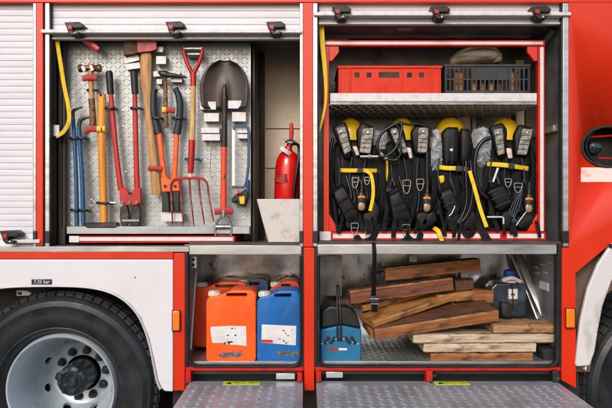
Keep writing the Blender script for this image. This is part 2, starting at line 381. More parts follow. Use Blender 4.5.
MB().sweep([P(538,22,.1),P(534,30,.15),P(536,40,.2)], .006, hose).build('cable', RU)
MB().sweep([P(551,24,.1),P(549,28,.1),P(556,30,.1),P(559,26,.1)], .006, hose).build('cable', RU)
# left upper: divider, brown wall, seams
xd = X(252.5, .17)
MB().box((xd, .17, bu[2]+.001), (xd+.012, .53, Z(38,.17)), brown).build('divider', LU, bevel=.002)
MB().box((xd+.013, .50, bu[2]+.001), (xd+.04, .535, Z(38,.17)), brown).build('corner_post', LU)
b = MB(); b.box((xd+.045,.5345,Z(128,.5)), (bu[1],.5395,Z(127.4,.5)), brown); b.build('panel_seam', LU)
b = MB(); b.box((xd+.045,.5345,Z(168,.5)), (bu[1],.5395,Z(167.4,.5)), brown); b.build('panel_seam', LU)
# left door jamb posts
MB().box((bu[0]+.0015, .05, bu[2]+.001), (bu[0]+.02, .075, Z(38,.05)), dark).build('jamb', LU)
MB().box((X(58,.10), .10, bu[2]+.001), (X(65,.10), .125, Z(40,.10)), brown).build('jamb', LU, bevel=.002)
# tool board
yb = .15
def cheq(b, x0, x1, z0, z1, yy, m, pitch=.0285, asp=1.0, H=.0016, nrm=Vector((0,-1,0)), U=Vector((1,0,0)), V=Vector((0,0,1)), L_=.026, W_=.008, org=None):
    nx = int((x1-x0)/(pitch*asp)); nz = int((z1-z0)/pitch)
    for i in range(nx):
        for j in range(nz):
            u = x0+(i+.5)*(x1-x0)/nx; v = z0+(j+.5)*(z1-z0)/nz
            c = (org or Vector((0,yy,0)))+U*u+V*v
            d = (U*asp+V).normalized() if (i+j)%2 else (U*asp-V).normalized()
            b.lozenge(c, d, d.cross(nrm), nrm, L_, W_, H, m)
TBx0, TBx1, TBz0, TBz1 = X(66,yb), X(250,yb), Z(227,yb), Z(30,yb)
b = MB().box((TBx0, yb, TBz0), (TBx1, yb+.012, TBz1), board); cheq(b, TBx0+.02, TBx1-.006, TBz0+.004, TBz1, yb, board, pitch=.0225, L_=.0265, W_=.0055, H=.0009)
TB = b.build('tool_board', T)
MB().box((TBx0-.003, yb-.05, TBz0), (TBx0+.004, yb-.001, TBz1), alu).build('board_flange', TB, bevel=.001)
MB().box((TBx1, yb-.012, TBz0-.04), (TBx1+.005, yb+.02, TBz1), alu).build('board_edge', TB, bevel=.001)
MB().pbox(66.5, 226.5, 249.6, 234, .06, yb-.002, board).build('board_ledge', TB, bevel=.003)
b = MB().pbox(69, 236, 235, 243, .06, .5, redd); b.build('drawer_front', TB, bevel=.003)
MB().pbox(79, 237.2, 233, 241, .055, .06, tape).build('reflective_tape', TB, bevel=.001)
MB().pbox(69, 236, 79, 242.5, .052, .06, lightalu).build('drawer_latch', TB, bevel=.002)
# pale L-shaped brackets on the board
def bracket(px0, py0, px1, py1, rot=0, yf=.085):
    b = MB(); w = X(px1,yf)-X(px0,yf); h = Z(py0,yf)-Z(py1,yf); c = P((px0+px1)/2, (py0+py1)/2, yf)
    M = Matrix.Translation(c)@Matrix.Rotation(R(rot), 4, 'Y')
    b.box((-w/2,0,-h/2), (w/2,.005,h/2), lightalu, M); b.box((-w/2,.005,h/2-.005), (w/2,yb-yf-.001,h/2), lightalu, M)
    b.box((-w/2+.002,.005,-h/2), (-w/2+.006,yb-yf-.001,h/2-.005), lightalu, M)
    b.build('bracket', TB, bevel=.0012)
for q in ((124,56,139,62,-14),(126,63,140,69,-8),(149.5,46.5,163,52,0),(156,56,166,64,0),(153,71,160,76.5,-5,.1),(156.5,79,162,84,0,.1),(168,71.5,180,76,4,.1),(171,77.5,182,82,2,.1),
          (200,101.5,216,109.5,0,.075),(204,113,219,121.5,0,.09),(228,100.5,244,108.5,0,.075),(232,112,246,121.5,0,.09),(201,127.5,219.5,133,0),(202,134,220,140.5,0,.082),(236.5,129,247.5,133,0),(237.5,134,247.5,138.5,0),
          (161,213.5,183.5,221.5,0,.075)):
    bracket(*q[:4], *(q[4:]))
MB().pbox(185.5, 46.5, 201, 56, .08, yb-.001, steel).build('bracket', TB, bevel=.008, seg=3)
def clip(px, py, w, m=black, y=.075, h=3, end=True):
    b = MB(); z = P(px, py, y)
    b.sweep([P(px-w/2,py,yb-.002), P(px-w/2,py-.3,y), P(px,py,y-.012), P(px+w/2,py+.4,y), P(px+w/2,py,yb-.002)], .012*h/3, m, t=.006, k=4, sq=.6)
    if end: b.cyl(P(px+w/2+1,py+.6,y+.01), P(px+w/2+4,py+1.2,y+.01), .006, m)
    b.build('spring_clip', TB)
clip(109.5,108,9); clip(135.5,108,9); clip(157,118,10); clip(178,118,10)
clip(103,203,12); clip(192,159,13,bluem); clip(74,138,8); clip(81,138,9); clip(75,210,8); clip(83,210,9); clip(92,90,9,black,.09,end=False)
b = MB().sweep([P(89,203,.1),P(91,199,.1),P(95,203,.1),P(91,206,.1),P(89,203,.1)], .003, chrome); b.cyl(P(109,203,.09),P(116,203,.09),.008,chrome); b.build('spring_clip', TB)
for px_, py_ in ((123,111),(123,126.5),(126,172),(244,218)): MB().lathe([(0,-.004),(.006,-.003),(.008,0)], P(px_,py_,yb), chrome, 'Y', n=10).build('rivet', TB)
def rstrap(pts, w, m=redrub, y=.07, name='rubber_strap'):
    MB().sweep(PT(pts, y), w*K(y), m, t=.012, sq=.6).build(name, TB)
rstrap([(85,131),(91,129),(99,129.5)], 6); rstrap([(82.5,78.5),(90,77.5),(97,78)], 6); rstrap([(148,168.2),(156,168.5),(162,169)], 5)
rstrap([(166,110),(171,110),(175,110.5)], 6); rstrap([(214.5,212),(224,211),(233,211.5)], 6.5, y=.06); 
MB().sweep(PT([(85,40),(91,44),(99,50)],.07), [.035,.045,.03], redm, t=.03, sq=.6).build('rubber_strap', TB)
b = MB().pprism([(231,199),(236,194),(241,192),(245,189),(248,192),(247,200),(244,207),(239,206),(237,201),(232,203)], .06, yb-.004, black); b.build('spring_clip', TB, bevel=.004)
MB().pprism([(239,197),(244.5,196),(244.5,204),(240,204)], .052, .06, yplas).build('clip_tab', TB, bevel=.002)
MB().sweep(PT([(237,193),(242,192)],.055), .018, redm, t=.012).build('clip_tab', TB)
MB().sweep(PT([(211,141),(210.5,158),(210,174),(211.5,178),(213.5,176)],.1), .0045, steel, n=8).build('wire_hook', TB)
for x_ in (216,233): pass
# red pull-out rack in the right upper locker
yr = .10
b = MB(); b.pbox(323.5, 40, 545, 46, yr, yr+.03, redd); b.pbox(323.5, 46.1, 329, 231.5, yr, yr+.03, red); b.pbox(538, 46.1, 545, 231.5, yr, yr+.03, redd); b.pbox(323.5, 231.6, 546, 240.5, yr, yr+.03, redd)
RK = b.build('pull_out_rack', T, bevel=.002)
for q in ((325,41.6,543,44.4),(540.2,47,543.6,231),(333,233.8,500,238.3),(507,233.8,544,238.3)):
    MB().pbox(*q, yr-.003, yr, tape).build('reflective_tape', RK)
MB().pbox(319.5,231.5,331,240.5,yr-.012,yr-.001,lightalu).build('rack_latch', RK, bevel=.002)
for sx in (329, 537.5):
    d_ = 1 if sx < 400 else -1
    MB().pprism([(sx,46.2),(sx+d_*10,46.2),(sx+d_*10,52),(sx+d_*3,61),(sx,61)], yr+.004, yr+.025, red).build('gusset', RK, bevel=.002)
    MB().pprism([(sx,214),(sx+d_*5,222),(sx+d_*10,231.4),(sx,231.4)], yr+.004, yr+.025, red).build('gusset', RK, bevel=.002)
    MB().box((X(sx,yr)-(.02 if d_>0 else 0)+d_*.003, yr+.03, Z(231,yr)), (X(sx,yr)+(.02 if d_<0 else 0)+d_*.003, .58, Z(226,yr)), redd).build('side_rail', RK)
    MB().box((X(sx,yr)-(.012 if d_>0 else 0), .54, Z(231,yr)), (X(sx,yr)+(.012 if d_<0 else 0), .57, Z(46,yr)), red).build('rear_post', RK)
b = MB().pbox(330, 93, 537, 101.5, yr+.003, yr+.02, lightalu); b.box((X(330,yr), yr+.0205, Z(95,yr)), (X(537,yr), .58, Z(93.2,yr)), dark); 
sx0, sx1 = X(330,yr), X(537,yr); zt = Z(101.5, yr+.003)
SH = b.build('shelf', RK, bevel=.002)
b = MB(); nn = 23
for i in range(nn):       # expanded-metal mesh hanging under the shelf
    for dr in (1, -1):
        xa = sx0+(i+.5)*(sx1-sx0)/nn
        for j in range(3):
            ya = .125+j*.15; 
            x_a = xa+dr*(sx1-sx0)/nn*(.5 if j%2 else -.5); x_b = xa+dr*(sx1-sx0)/nn*(-.5 if j%2 else .5)
            b.cyl((x_a, ya, zt-.012), (x_b, ya+.15, zt-.012), .007, lightalu, n=5)
b.build('mesh_tray', RK)
MB().pbox(330, 101.6, 537, 104.6, yr+.008, yr+.014, alud).build('shelf_lip', RK, bevel=.001)
# corner upright boards behind the sets
b = MB()
for i, (a, c_) in enumerate(((458,470),(472,476),(516,524),(527,537))): b.box((X(a,.56), .555-.002*i, Z(225,.56)), (X(c_,.56), .585-.002*i, Z(60,.56)), (beige, alud, beige, alud)[i])
b.build('backing_boards', RK, bevel=.002)
# lower beams and seals
MB().pbox(189, 245.2, 301.5, 254.8, .0, .035, alu).build('beam', T, bevel=.003)
MB().pbox(317.5, 244.5, 557, 254.4, .0, .035, alu).build('beam', T, bevel=.003)
MB().pbox(317.5, 241.5, 563, 244.6, .012, .09, brown).build('sill_plate', T, bevel=.001)
MB().pbox(189, 242.5, 301.5, 245.1, .012, .09, brown).build('sill_plate', T, bevel=.001)
def seal(px0, px1, pt, pb, r=9):
    pts = [(px0,pt),(px0,pb-r)]+[(px0+r-r*math.cos(R(a)), pb-r+r*math.sin(R(a))) for a in (22,45,68)]+[(px0+r,pb),(px1-r,pb)]+[(px1-r+r*math.sin(R(a)), pb-r+r*math.cos(R(a))) for a in (22,45,68)]+[(px1,pb-r),(px1,pt)]
    MB().sweep([P(*p,.006) for p in pts], .016, rubber, t=.04, n=10, k=0).build('door_seal', T)
    # corner fillers
    for s_, xx in ((1,px0),(-1,px1)):
        MB().pprism([(xx-s_*2.5,pb-r),(xx,pb-r),(xx+s_*r*.29,pb-r*.29),(xx+s_*r,pb),(xx+s_*r,pb+2),(xx-s_*2.5,pb+2)], .012, .034, black).build('seal_corner', T)
seal(188.5, 301, 256, 366); seal(318.5, 557, 256, 366)
MB().pbox(192,361.5,297,364.5,.03,.042,alu).build('floor_lip', T, bevel=.001); MB().pbox(324,361.5,552,364.5,.03,.042,alu).build('floor_lip', T, bevel=.001)
# chequered locker floors
for (bx, nm) in ((bl,'l'),(brl,'r')):
    b = MB().box((bx[0]+.001,bx[4]+.004,bx[2]+.0005),(bx[1]-.001,bx[5]-.001,bx[2]+.004),alu)
    cheq(b, bx[0]+.01, bx[1]-.01, bx[4]+.01, bx[5]-.01, 0, alu, pitch=.032, H=.002, nrm=Vector((0,0,1)), V=Vector((0,1,0)), org=Vector((0,0,bx[2]+.004)), L_=.032, W_=.011)
    b.build('floor_plate', T)
# reveals between panels (side cheeks)
MB().pbox(185.4,247,187.4,368,.0,.05,black).build('jamb', T); MB().pbox(301.6,247,303.8,368,.0,.05,black).build('jamb', T)
MB().pbox(314.7,247,316.8,368,.0,.05,black).build('jamb', T); MB().pbox(558,244,561.3,368,.0,.05,black).build('jamb', T)
# underside: red bottom rail and black gap
MB().pbox(185.5,367.5,303.5,371,-.004,.05,redd).build('bottom_rail', T, bevel=.002)
MB().pbox(315,367.5,561,371,-.004,.05,redd).build('bottom_rail', T, bevel=.002)
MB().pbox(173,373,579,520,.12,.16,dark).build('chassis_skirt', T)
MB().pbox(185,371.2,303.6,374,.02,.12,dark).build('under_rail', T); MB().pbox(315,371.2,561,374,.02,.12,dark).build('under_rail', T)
# wheel arch housing
MB().box((X(-160), .46, .2), (X(172), .95, .36+1.0), dark).build('arch_back', T)
MB().box((X(-160), .06, Z(286)), (X(172), .459, Z(270)), dark).build('arch_roof', T)
MB().box((X(160), .06, Z(395)), (X(172), .459, Z(287)), dark).build('arch_side', T)
MB().box((X(579,.3), .52, .2), (X(800), .95, Z(250)), dark).build('arch_back', T)
# front fender (left of picture)
arch = [(-160,300),(-40,296),(0,288.5),(30,286.6),(60,286.3),(85,287.2),(103,290),(118,295.5),(131,305),(141,318),(149,338),(154.5,362),(158,380),(161.5,388.5),(165,391.5),(173,392)]
b = MB(); b.pprism([(173,259.6),(-160,259.6)]+arch, -.012, .03, white); FN = b.build('fender', T, bevel=.006, seg=3)
b = MB(); b.sweep([P(p[0],p[1]-.6,.02) for p in arch[:-2]], .012, white, t=.07, n=10, k=3, sq=.7); b.build('fender_lip', FN)
b = MB().pbox(31.5, 279.3, 51.8, 284.6, -.0145, -.012, navy); b.text('7,35 bar', P(41.7,281.9,-.0148), Matrix.Rotation(R(90),3,'X'), .026, label, sx=.92); b.build('pressure_plate', FN, bevel=0)
b = MB(); b.lathe([(0,-.003),(.003,-.002),(.004,0)], P(135,277.5,-.012), dsteel, 'Y', n=10); b.build('fender_rivet', FN)
b = MB().pprism([(16.5,290.5),(27,290.8),(31.5,293.5),(29,295.5),(16.5,296)], .10, .14, lightalu); b.pprism([(17.5,292),(21.5,292),(21.5,295),(17.5,295)], .097, .1, black); b.build('arch_bracket', T, bevel=.002)
# wheels
def wheel(cx, cy, yf, name='wheel'):
    c = P(cx, cy, yf); W = MB()
    W.lathe([(.285,.02),(.30,-.018),(.315,-.032),(.318,-.035),(.322,-.034),(.34,-.041),(.38,-.046),(.425,-.042),(.429,-.044),(.433,-.041),(.455,-.030),(.461,-.031),(.467,-.026),(.478,-.012),(.486,.006),(.49,.03),(.49,.22),(.47,.26),(.30,.25),(.285,.22)], c, tyrem, 'Y', n=96, cap=False)
    n = 64
    for i in range(n):
        a = 2*math.pi*i/n
        M = Matrix.Translation(c)@Matrix.Rotation(-a, 4, 'Y')
        W.box((.484,.002,-.0215),(.502,.055,.0215), treadm, M)
        W.box((.488,.061,-.024),(.502,.115,.019), treadm, M); W.box((.488,.121,-.019),(.502,.20,.024), treadm, M)
        W.box((.474,-.010,-.019),(.4925,.004,.019), treadm, M)
    ty = W.build('wheel', T, bevel=0)     # the tyre carries its rim and hub
    rm = MB().lathe([(.262,.0),(.268,-.012),(.275,-.014),(.280,-.004),(.288,.03),(.28,.2),(.262,.212),(.2,.30),(.165,.318),(.06,.318),(.06,.306),(.16,.304),(.178,.292),(.215,.235),(.232,.165),(.236,.11),(.244,.095),(.246,.05),(.256,.03)], c, rimm, 'Y', n=72, close=True)
    ro = rm.build('rim', ty, angle=50)
    cb = MB()
    for i in range(8):
        a = R(22+45*i); p = c+Vector((.190*math.cos(a), .268, .190*math.sin(a)))
        dr = Vector((-math.cos(a)*.82, -.57, -math.sin(a)*.82))
        cb.sweep([p-dr*.07, p+dr*.05], .046, dark, n=20, k=0)
    co = cb.build('cut')
    md = ro.modifiers.new('c','BOOLEAN'); md.operation = 'DIFFERENCE'; md.object = co; md.solver = 'FAST'
    bpy.context.view_layer.update(); dg = bpy.context.evaluated_depsgraph_get()
    me = bpy.data.meshes.new_from_object(ro.evaluated_get(dg)); ro.modifiers.clear(); ro.data = me; me.set_sharp_from_angle(angle=R(45))
    bpy.data.objects.remove(co)
    #print('RIM', len(me.vertices), max(v.co.y for v in me.vertices)-min(v.co.y for v in me.vertices))
    MB().lathe([(.0,.33),(.24,.33),(.25,.325)], c, dark, 'Y', n=40, cap=False).build('brake_drum', ty)
    h = MB(); h.lathe([(0,.128),(.022,.126),(.03,.134),(.034,.142),(.05,.142),(.056,.134),(.074,.138),(.082,.15),(.084,.17),(.084,.305),(.1,.305)], c, hubm, 'Y', n=48)
    for i in range(8):
        a = R(45*i+10); h.cyl(c+Vector((.067*math.cos(a),.142,.067*math.sin(a))), c+Vector((.067*math.cos(a),.128,.067*math.sin(a))), .0085, hubm, n=6)
    h.build('hub', ty)
    for i in range(10):
        a = R(36*i+8); p = c+Vector((.13*math.cos(a),0,.13*math.sin(a)))
        q = MB(); q.cyl(p+Vector((0,.305,0)), p+Vector((0,.299,0)), .024, nutm, n=24); q.cyl(p+Vector((0,.299,0)), p+Vector((0,.268,0)), .017, nutm, n=6); q.cyl(p+Vector((0,.268,0)), p+Vector((0,.258,0)), .009, nutm, n=12)
        q.build('wheel_nut', ty, bevel=.001)
    return ty
wheel(61, 389.5, .055)
wheel(676, 389.5, .13)
# right fender: curved band
fr = [(640,222),(612,243.5),(598,264),(588,288),(580.5,320),(575.5,364)]
fi = [(577,367),(590,366),(595,352),(598,332),(603,306),(612,281),(640,246)]
b = MB(); b.pprism(fr+fi, -.01, .015, fendw); b.build('fender', T, bevel=.007, seg=3)
b = MB(); b.sweep([P(p[0]+1.5,p[1]+1,.10) for p in fr], .014, fendw, t=.2, k=3, n=8, sq=.6); b.build('fender_flange', T)
b = MB().pprism([(574,262),(640,215),(700,215),(600,300),(590,372),(574,372)], .09, .11, brownp); b.build('splash_panel', T)
b = MB().lathe([(0,-.012),(.008,-.01),(.012,0)], P(611,246,-.012), black, 'Y', n=12); b.build('fender_bolt', T)
# marker lamps
for px0, py0, px1, py1 in ((172.3,311,179.4,331),(566.8,309,575.2,328)):
    b = MB().pbox(px0-.7,py0-.7,px1+.7,py1+.7,-.016,-.003,rubber); m_ = b.build('marker_lamp', T, bevel=.003)
    MB().pbox(px0,py0,px1,py1,-.032,-.016,orlens).build('lens', m_, bevel=.006, seg=3)
# folding steps
def flap(px0, px1, pyh, cutl, cutr, lab):
    zt = Z(pyh); y1 = -.56
    x0, x1 = X(px0), X(px1)
    b = MB(); vs = [(x0, .0), (x1, .0), (x1-cutr, y1), (x0+cutl, y1)]
    th = .03
    a = [b.bm.verts.new((x, y, zt)) for x, y in vs]; c_ = [b.bm.verts.new((x, y, zt-th)) for x, y in vs]
    b._f(a, plate); b._f(list(reversed(c_)), plate)
    for i in range(4): b._f([a[i], c_[i], c_[(i+1)%4], a[(i+1)%4]], plate)
    cheq(b, x0+.02, x1-.02, y1+.01, -.075, 0, plate, pitch=.034, asp=1.4, H=.004, nrm=Vector((0,0,1)), V=Vector((0,1,0)), org=Vector((0,0,zt)), L_=.033, W_=.015)
    o = b.build('step_flap', T)
    if lab:
        lx, w = lab; q = MB(); 
        q.box((X(lx)-w/2,-.062,zt+.0005),(X(lx)+w/2,-.012,zt+.002), yl)
        I = Matrix.Identity(3)
        q.text('TRITT MAX', Vector((X(lx)+.02,-.029,zt+.0025)), I, .026, ink, sx=1.0)
        q.text('– –– –– – ––– –', Vector((X(lx)+.02,-.05,zt+.0025)), I, .012, ink, sx=1.4)
        tri = [q.bm.verts.new((X(lx)-w/2+p[0], -.056+p[1], zt+.0028)) for p in ((.012,0),(.046,0),(.029,.036))]; q._f(tri, ink)
        q.build('warning_label', o)
    return o
flap(190.5, 303, 381.2, 0, 0, (242.5,.18)); flap(316, 556, 381.2, 0, 0, (450,.17))
def hinge(px, pt, pb, w=5, m=redd):
    b = MB().pprism([(px-w/2,pt),(px+w/2,pt),(px+w/2+.5,pb-3),(px+w/3,pb),(px-w/3,pb),(px-w/2,pb-3)], -.03, .03, m); b.lathe([(0,-.036),(.009,-.034),(.011,-.03)], P(px,(pt+pb)/2,0), dsteel, 'Y', n=12); b.build('hinge', T, bevel=.004)
hinge(188,371.5,391); hinge(299.8,373,389); hinge(318.5,371.5,389); hinge(429.5,371,388,6); hinge(556,371,384,6,nutm)
b = MB().pbox(426-2,372,437,378,.02,.05,nutm); b.build('hinge', T, bevel=.004)
MB().pbox(276,373.5,295,379.5,.0,.02,alu).build('latch_plate', T, bevel=.002); MB().pbox(326,372,343,378,.0,.02,alu).build('latch_plate', T, bevel=.002)
# yellow pull straps
MB().sweep(PT([(57,41,.05),(60,60,.045),(64,85,.045),(68,105,.045),(69,120,.045),(64,131,.045),(56,136.5,.045)],.05), .021, yellow, t=.0025, n=8, sq=.5, k=6).build('pull_strap', T)
MB().pbox(52,125,59,136,.043,.05,lightalu).build('strap_holder', T, bevel=.001)
MB().sweep(PT([(321.5,25,.06),(322.5,45,.055),(325,70,.055),(326,95,.055),(324,112,.055),(319.5,131,.055)],.05), [.026,.026,.022,.013,.012,.01], yellow, t=.0025, n=8, sq=.5, k=6).build('pull_strap', T)
# lower locker details
MB().pbox(190,256.5,196.5,268,.06,.07,alu).build('striker_plate', T, bevel=.001)
b = MB(); [b.lathe([(0,-.003),(.007,-.002),(.009,0)], P(193.3,q,.06), dark, 'Y', n=12) for q in (259.5,265)]; b.build('striker_bolts', T)
b = MB().sweep([P(196,272,.25),P(194,300,.2),P(190.5,350,.1)], .012, lightalu, t=.01, k=3); b.build('wall_strip', T)
b = MB().pbox(320,256,342,296,.46,.475,alud); b.build('corner_plate', T, bevel=.001)
b = MB().sweep([P(519,255,.44),P(530,285,.36),P(549,326,.22)], .04, alu, t=.02, k=0, sq=.4).sweep([P(511.5,255,.45),P(524,285,.40),P(540,326,.28)], .015, alud, t=.02, k=0, sq=.4); b.build('leaning_strut', T)
xw = brl[1]
b = MB().box((xw-.004,.15,Z(290,.2)),(xw-.0005,.27,Z(282,.2)),label); b.build('wall_label', T)
b = MB(); 
for yy, zz in ((.12,262),(.2,266),(.3,270),(.17,273),(.28,276)): b.box((xw-.004,yy,Z(zz,.2)),(xw-.0005,yy+.05,Z(zz-1.2,.2)),lightalu)
b.build('wall_fixings', T)
MB().pbox(409.5,255,417,262,.44,.47,lightalu).build('wall_bracket', T, bevel=.002); MB().pbox(461,262,468,285,.45,.47,lightalu).build('wall_bracket', T, bevel=.002)
rustm = mat('rusty axe steel', (96,66,46), .6, metal=.3, col2=(52,40,34), nscale=16, thr=(.45,.6), bump=.4)
# ------------------------------------------------------------------ wall tools
yt = .085
def tool(name, lab, catg, base): return thing(name, lab, catg, P(*base, yt))
t = tool('mallet', 'bronze headed mallet with knobbly brown grip at upper left of board', 'mallet', (92,126))
b = MB(); b.sweep(PT([(79,68.3),(81.5,68.3),(83,68.3),(90,68.3),(97,68.3),(98.5,68.3),(101,68.3)],yt), [.038,.043,.034,.03,.034,.043,.038], copper, n=18, k=2); b.build('head', t)
b = MB().sweep(PT([(91,64),(91,76),(91.5,95),(91.5,100)],yt), [.03,.026,.026,.03], wood_h, t=.024); b.build('handle', t)
b = MB().sweep(PT([(91.5,99),(92.5,110),(93,120),(93,125.5)],yt), [.034,.03,.034,.036], wood_d, t=.03); b.build('grip', t)
b = MB(); b.sweep(PT([(82.2,66,yt-.024),(84.5,71,yt-.024)],yt), .017, lightalu, t=.004, k=0); b.sweep(PT([(90.5,65.5,yt-.024),(92.5,70.5,yt-.024)],yt), .017, lightalu, t=.004, k=0); b.build('clip_marks', t)
t = tool('sledge_hammer', 'yellow handled sledge hammer hanging head down with dark head on ledge', 'sledge hammer', (102,226))
MB().sweep(PT([(102,97),(102,98.5),(102,150),(103.5,200),(104,223)],yt), [.034,.042,.042,.038,.038], wood_y, t=.034).build('handle', t)
b = MB().sweep(PT([(98,129.4),(106.2,129.4)],yt-.003), 6.5*K(yt), yplas, t=.045, k=0, sq=.6); b.sweep(PT([(101.2,127,yt-.028),(101.2,132,yt-.028)],yt), .004, black, k=0); b.build('band', t)
b = MB().sweep(PT([(88,225.3),(91,225.3),(115,225.3),(118,225.3)],yt), [.026,.034,.034,.026], dsteel, t=.06, sq=.6, k=2); b.build('head', t)
for i, (pts, lab) in enumerate((([(83,107.5),(78,108.4),(73.5,110.5),(73,117),(74.5,140),(76.3,180),(77,227)], 'leftmost blue crowbar with higher dark hook on tool board'), ([(90,117.5),(85,118),(80.5,120),(78.8,127),(80,145),(82.2,180),(83.5,227)], 'blue crowbar with thicker lower hook beside the yellow sledge handle'))):
    t = thing('crowbar', lab, 'crowbar', P(pts[-1][0], 227, yt)); t['group'] = 'blue crowbars on tool board'
    wv = [.006,.012,.017,.019,.021,.021,.024]
    if i: wv = [.007,.014,.022,.024,.024,.022,.024]
    MB().sweep(PT(pts[:4],yt), wv[:4], dsteel, t=[w*.8 for w in wv[:4]]).build('hook', t)
    MB().sweep(PT(pts[3:],yt), wv[3:], bluem, n=8, t=[w*.9 for w in wv[3:]]).build('shaft', t)
t = tool('bolt_cutter', 'long red bolt cutter with black grips, standing jaws down', 'bolt cutter', (131,226))
for gx, pts in ((110, [(110.5,90),(113,120),(117,160),(121,190)]), (134.5, [(134.7,91),(135.3,120),(136.3,160),(137.3,190)])):
    MB().sweep(PT(pts,yt), [.022,.026,.026,.03], redm, t=.022, sq=.8).build('arm', t)
    MB().sweep(PT([(gx-.8,71.8),(gx-.7,73),(gx,84),(gx+.7,94)],yt), [.028,.036,.036,.034], black, t=.032).build('grip', t)
b = MB().pprism([(119,189),(124,187),(127,190),(129,195),(131,195),(133,190),(135,187),(140.5,188),(141,203),(137,205.5),(124,205.5),(120,203)], yt-.018, yt+.018, redm); b.build('joint', t, bevel=.004)
b = MB(); [b.cyl(P(q,202,yt-.018), P(q,202,yt-.028), .008, steel, n=6) for q in (122.5,129.5,136.5)]; b.cyl(P(130,194.5,yt-.01),P(130,194.5,yt+.02),.012,dsteel); b.build('bolts', t)
for s_ in (-1,1):
    MB().pprism([(130+s_*8,205.5),(130+s_*3,205.5),(130+s_*1.2,214),(130+s_*.6,220),(130+s_*3,226),(130+s_*9,226),(130+s_*10.5,218),(130+s_*10,208)], yt-.016, yt+.014, dsteel).build('jaw', t, bevel=.004)
b = MB().pbox(122,219.5,139,221.5,yt-.022,yt-.016,steel); b.cyl(P(129.5,224,yt-.03),P(129.5,224,yt),.008,copper); b.build('jaw_pin', t)
t = tool('felling_axe', 'large axe with thick worn pale wooden handle and red painted head', 'axe', (156,195))
MB().sweep(PT([(146,50),(146,58),(146,75),(147,95),(149.5,125),(153,160),(156,188),(156.5,195)],yt), [.052,.06,.058,.044,.038,.042,.050,.044], wood_h, t=[.03,.03,.03,.026,.026,.028,.03,.026], k=5).build('handle', t)
MB().pprism([(123,30),(137,32),(150,34),(156,30),(156,50),(149,52),(137,52.5),(136,54),(123.5,55.5)], yt-.022, yt+.024, rustm).build('head', t, bevel=.007)
MB().pprism([(136.5,31),(156.6,31),(156.6,49),(152,51),(137.5,52.6)], yt-.028, yt-.0225, redm).build('painted_cheek', t, bevel=.002)
t = tool('claw_hammer', 'small dark hammer with slim brown handle above the orange cutters', 'hammer', (166,127))
MB().sweep(PT([(165,72),(165.5,90),(165.8,110),(166.5,125),(166.6,127.5)],yt), [.018,.02,.023,.025,.018], wood_d, t=.018).build('handle', t)
b = MB(); b.sweep(PT([(158.5,71.5),(161,73),(165,74.5),(169,75),(176,75.5),(187,77.5)],yt), [.012,.025,.042,.03,.02,.008], dsteel, t=[.02,.03,.034,.028,.022,.012]); b.build('head', t)
MB().sweep(PT([(162.5,110),(167,110)],yt-.002), .033, yplas, t=.032, k=0, sq=.7).build('band', t)
t = tool('bolt_cutter', 'orange bolt cutter with curved dark blue grips and black jaws', 'bolt cutter', (170,213))
for gp, ap, jx in (([(155.5,88.5),(153.6,95),(153.5,110),(155.5,122),(158.5,133.5)], [(159,131),(161,150),(164,175),(166,184)], 166), ([(175.3,88.5),(178,94),(180,104),(179.5,118),(176.8,134)], [(176.5,132),(176,150),(174.5,175),(172.5,184)], 175)):
    MB().sweep(PT(gp,yt), [.03,.034,.036,.036,.042], bgrip, t=.034).build('grip', t)
    MB().sweep(PT(ap,yt), [.028,.026,.028,.03], orangem, t=.022, sq=.8).build('arm', t)
    s_ = -1 if jx < 170 else 1
    MB().pprism([(170.5+s_*9,191.5),(170.5+s_*3,191.5),(170.5+s_*1.5,200),(170.5+s_*.8,212),(170.5+s_*9,212),(170.5+s_*8.5,205)], yt-.016, yt+.014, black).build('jaw', t, bevel=.004)
MB().pprism([(160.5,178),(166,176.5),(169,180),(172,180),(174.5,176.5),(178.5,178),(179.5,191),(161.8,192)], yt-.015, yt+.015, orangem).build('joint', t, bevel=.003)
b = MB(); [b.cyl(P(q,186,yt-.015), P(q,186,yt-.023), .007, dsteel, n=8) for q in (165,175)]; b.build('bolts', t)
tinem = mat('tine paint', (136,30,28), .4, col2=(52,34,30), nscale=18, thr=(.48,.56))
t = tool('garden_fork', 'garden fork with red D handle and five dark red tines', 'garden fork', (193,226))
b = MB(); b.sweep(PT([(184,47),(184.3,54),(187.5,64),(191.5,72),(193.3,78)],yt-.02), [.018,.02,.02,.022,.026], redm, t=.02); b.sweep(PT([(202,47),(201.7,54),(198.5,64),(194.5,72),(193.3,78)],yt-.02), [.018,.02,.02,.022,.026], redm, t=.02); b.sweep(PT([(193.3,72),(193.3,86)],yt-.02), .03, redm, k=0); b.build('grip', t)
MB().sweep(PT([(184.5,49),(201.5,49)],yt-.02), .024, steel, k=0).build('grip_bar', t)
MB().sweep(PT([(193.3,84),(193,110),(192,142)],yt-.02), [.026,.028,.03], wood_p, n=14).build('handle', t)
b = MB().sweep(PT([(192,140),(191.2,160),(190.5,173)],yt-.02), [.034,.034,.03], redm, n=14); b.sweep(PT([(190.5,172.5),(190.4,177)],yt-.02), .02, lightalu, k=0); b.build('socket', t)
for i, (xt, xe, ye) in enumerate(((171.2,172.5,224),(180.3,183.5,226),(189.5,194,226.5),(198.8,204.5,224.5),(207.3,214,222))):
    yy = yt-.02; y2 = yy-.02
    pts = [(xt+(4 if i == 0 else (-4 if i == 4 else 0)),178.8-(0 if i in (0,4) else 0),yy),(xt,184 if i in (0,4) else 181,yy),(xt+(xe-xt)*.25,197,yy),(xt+(xe-xt)*.6,210,y2),(xe,ye,yy-.005)]
    MB().sweep(PT(pts,yy), [.011,.011,.010,.009,.005], tinem, n=8).build('tine', t)
MB().sweep(PT([(174,179.2),(180,178.4),(190,178),(199,178.2),(204.5,179.2)],yt-.02), [.012,.014,.017,.014,.012], redm, n=8).build('cross_bar', t)
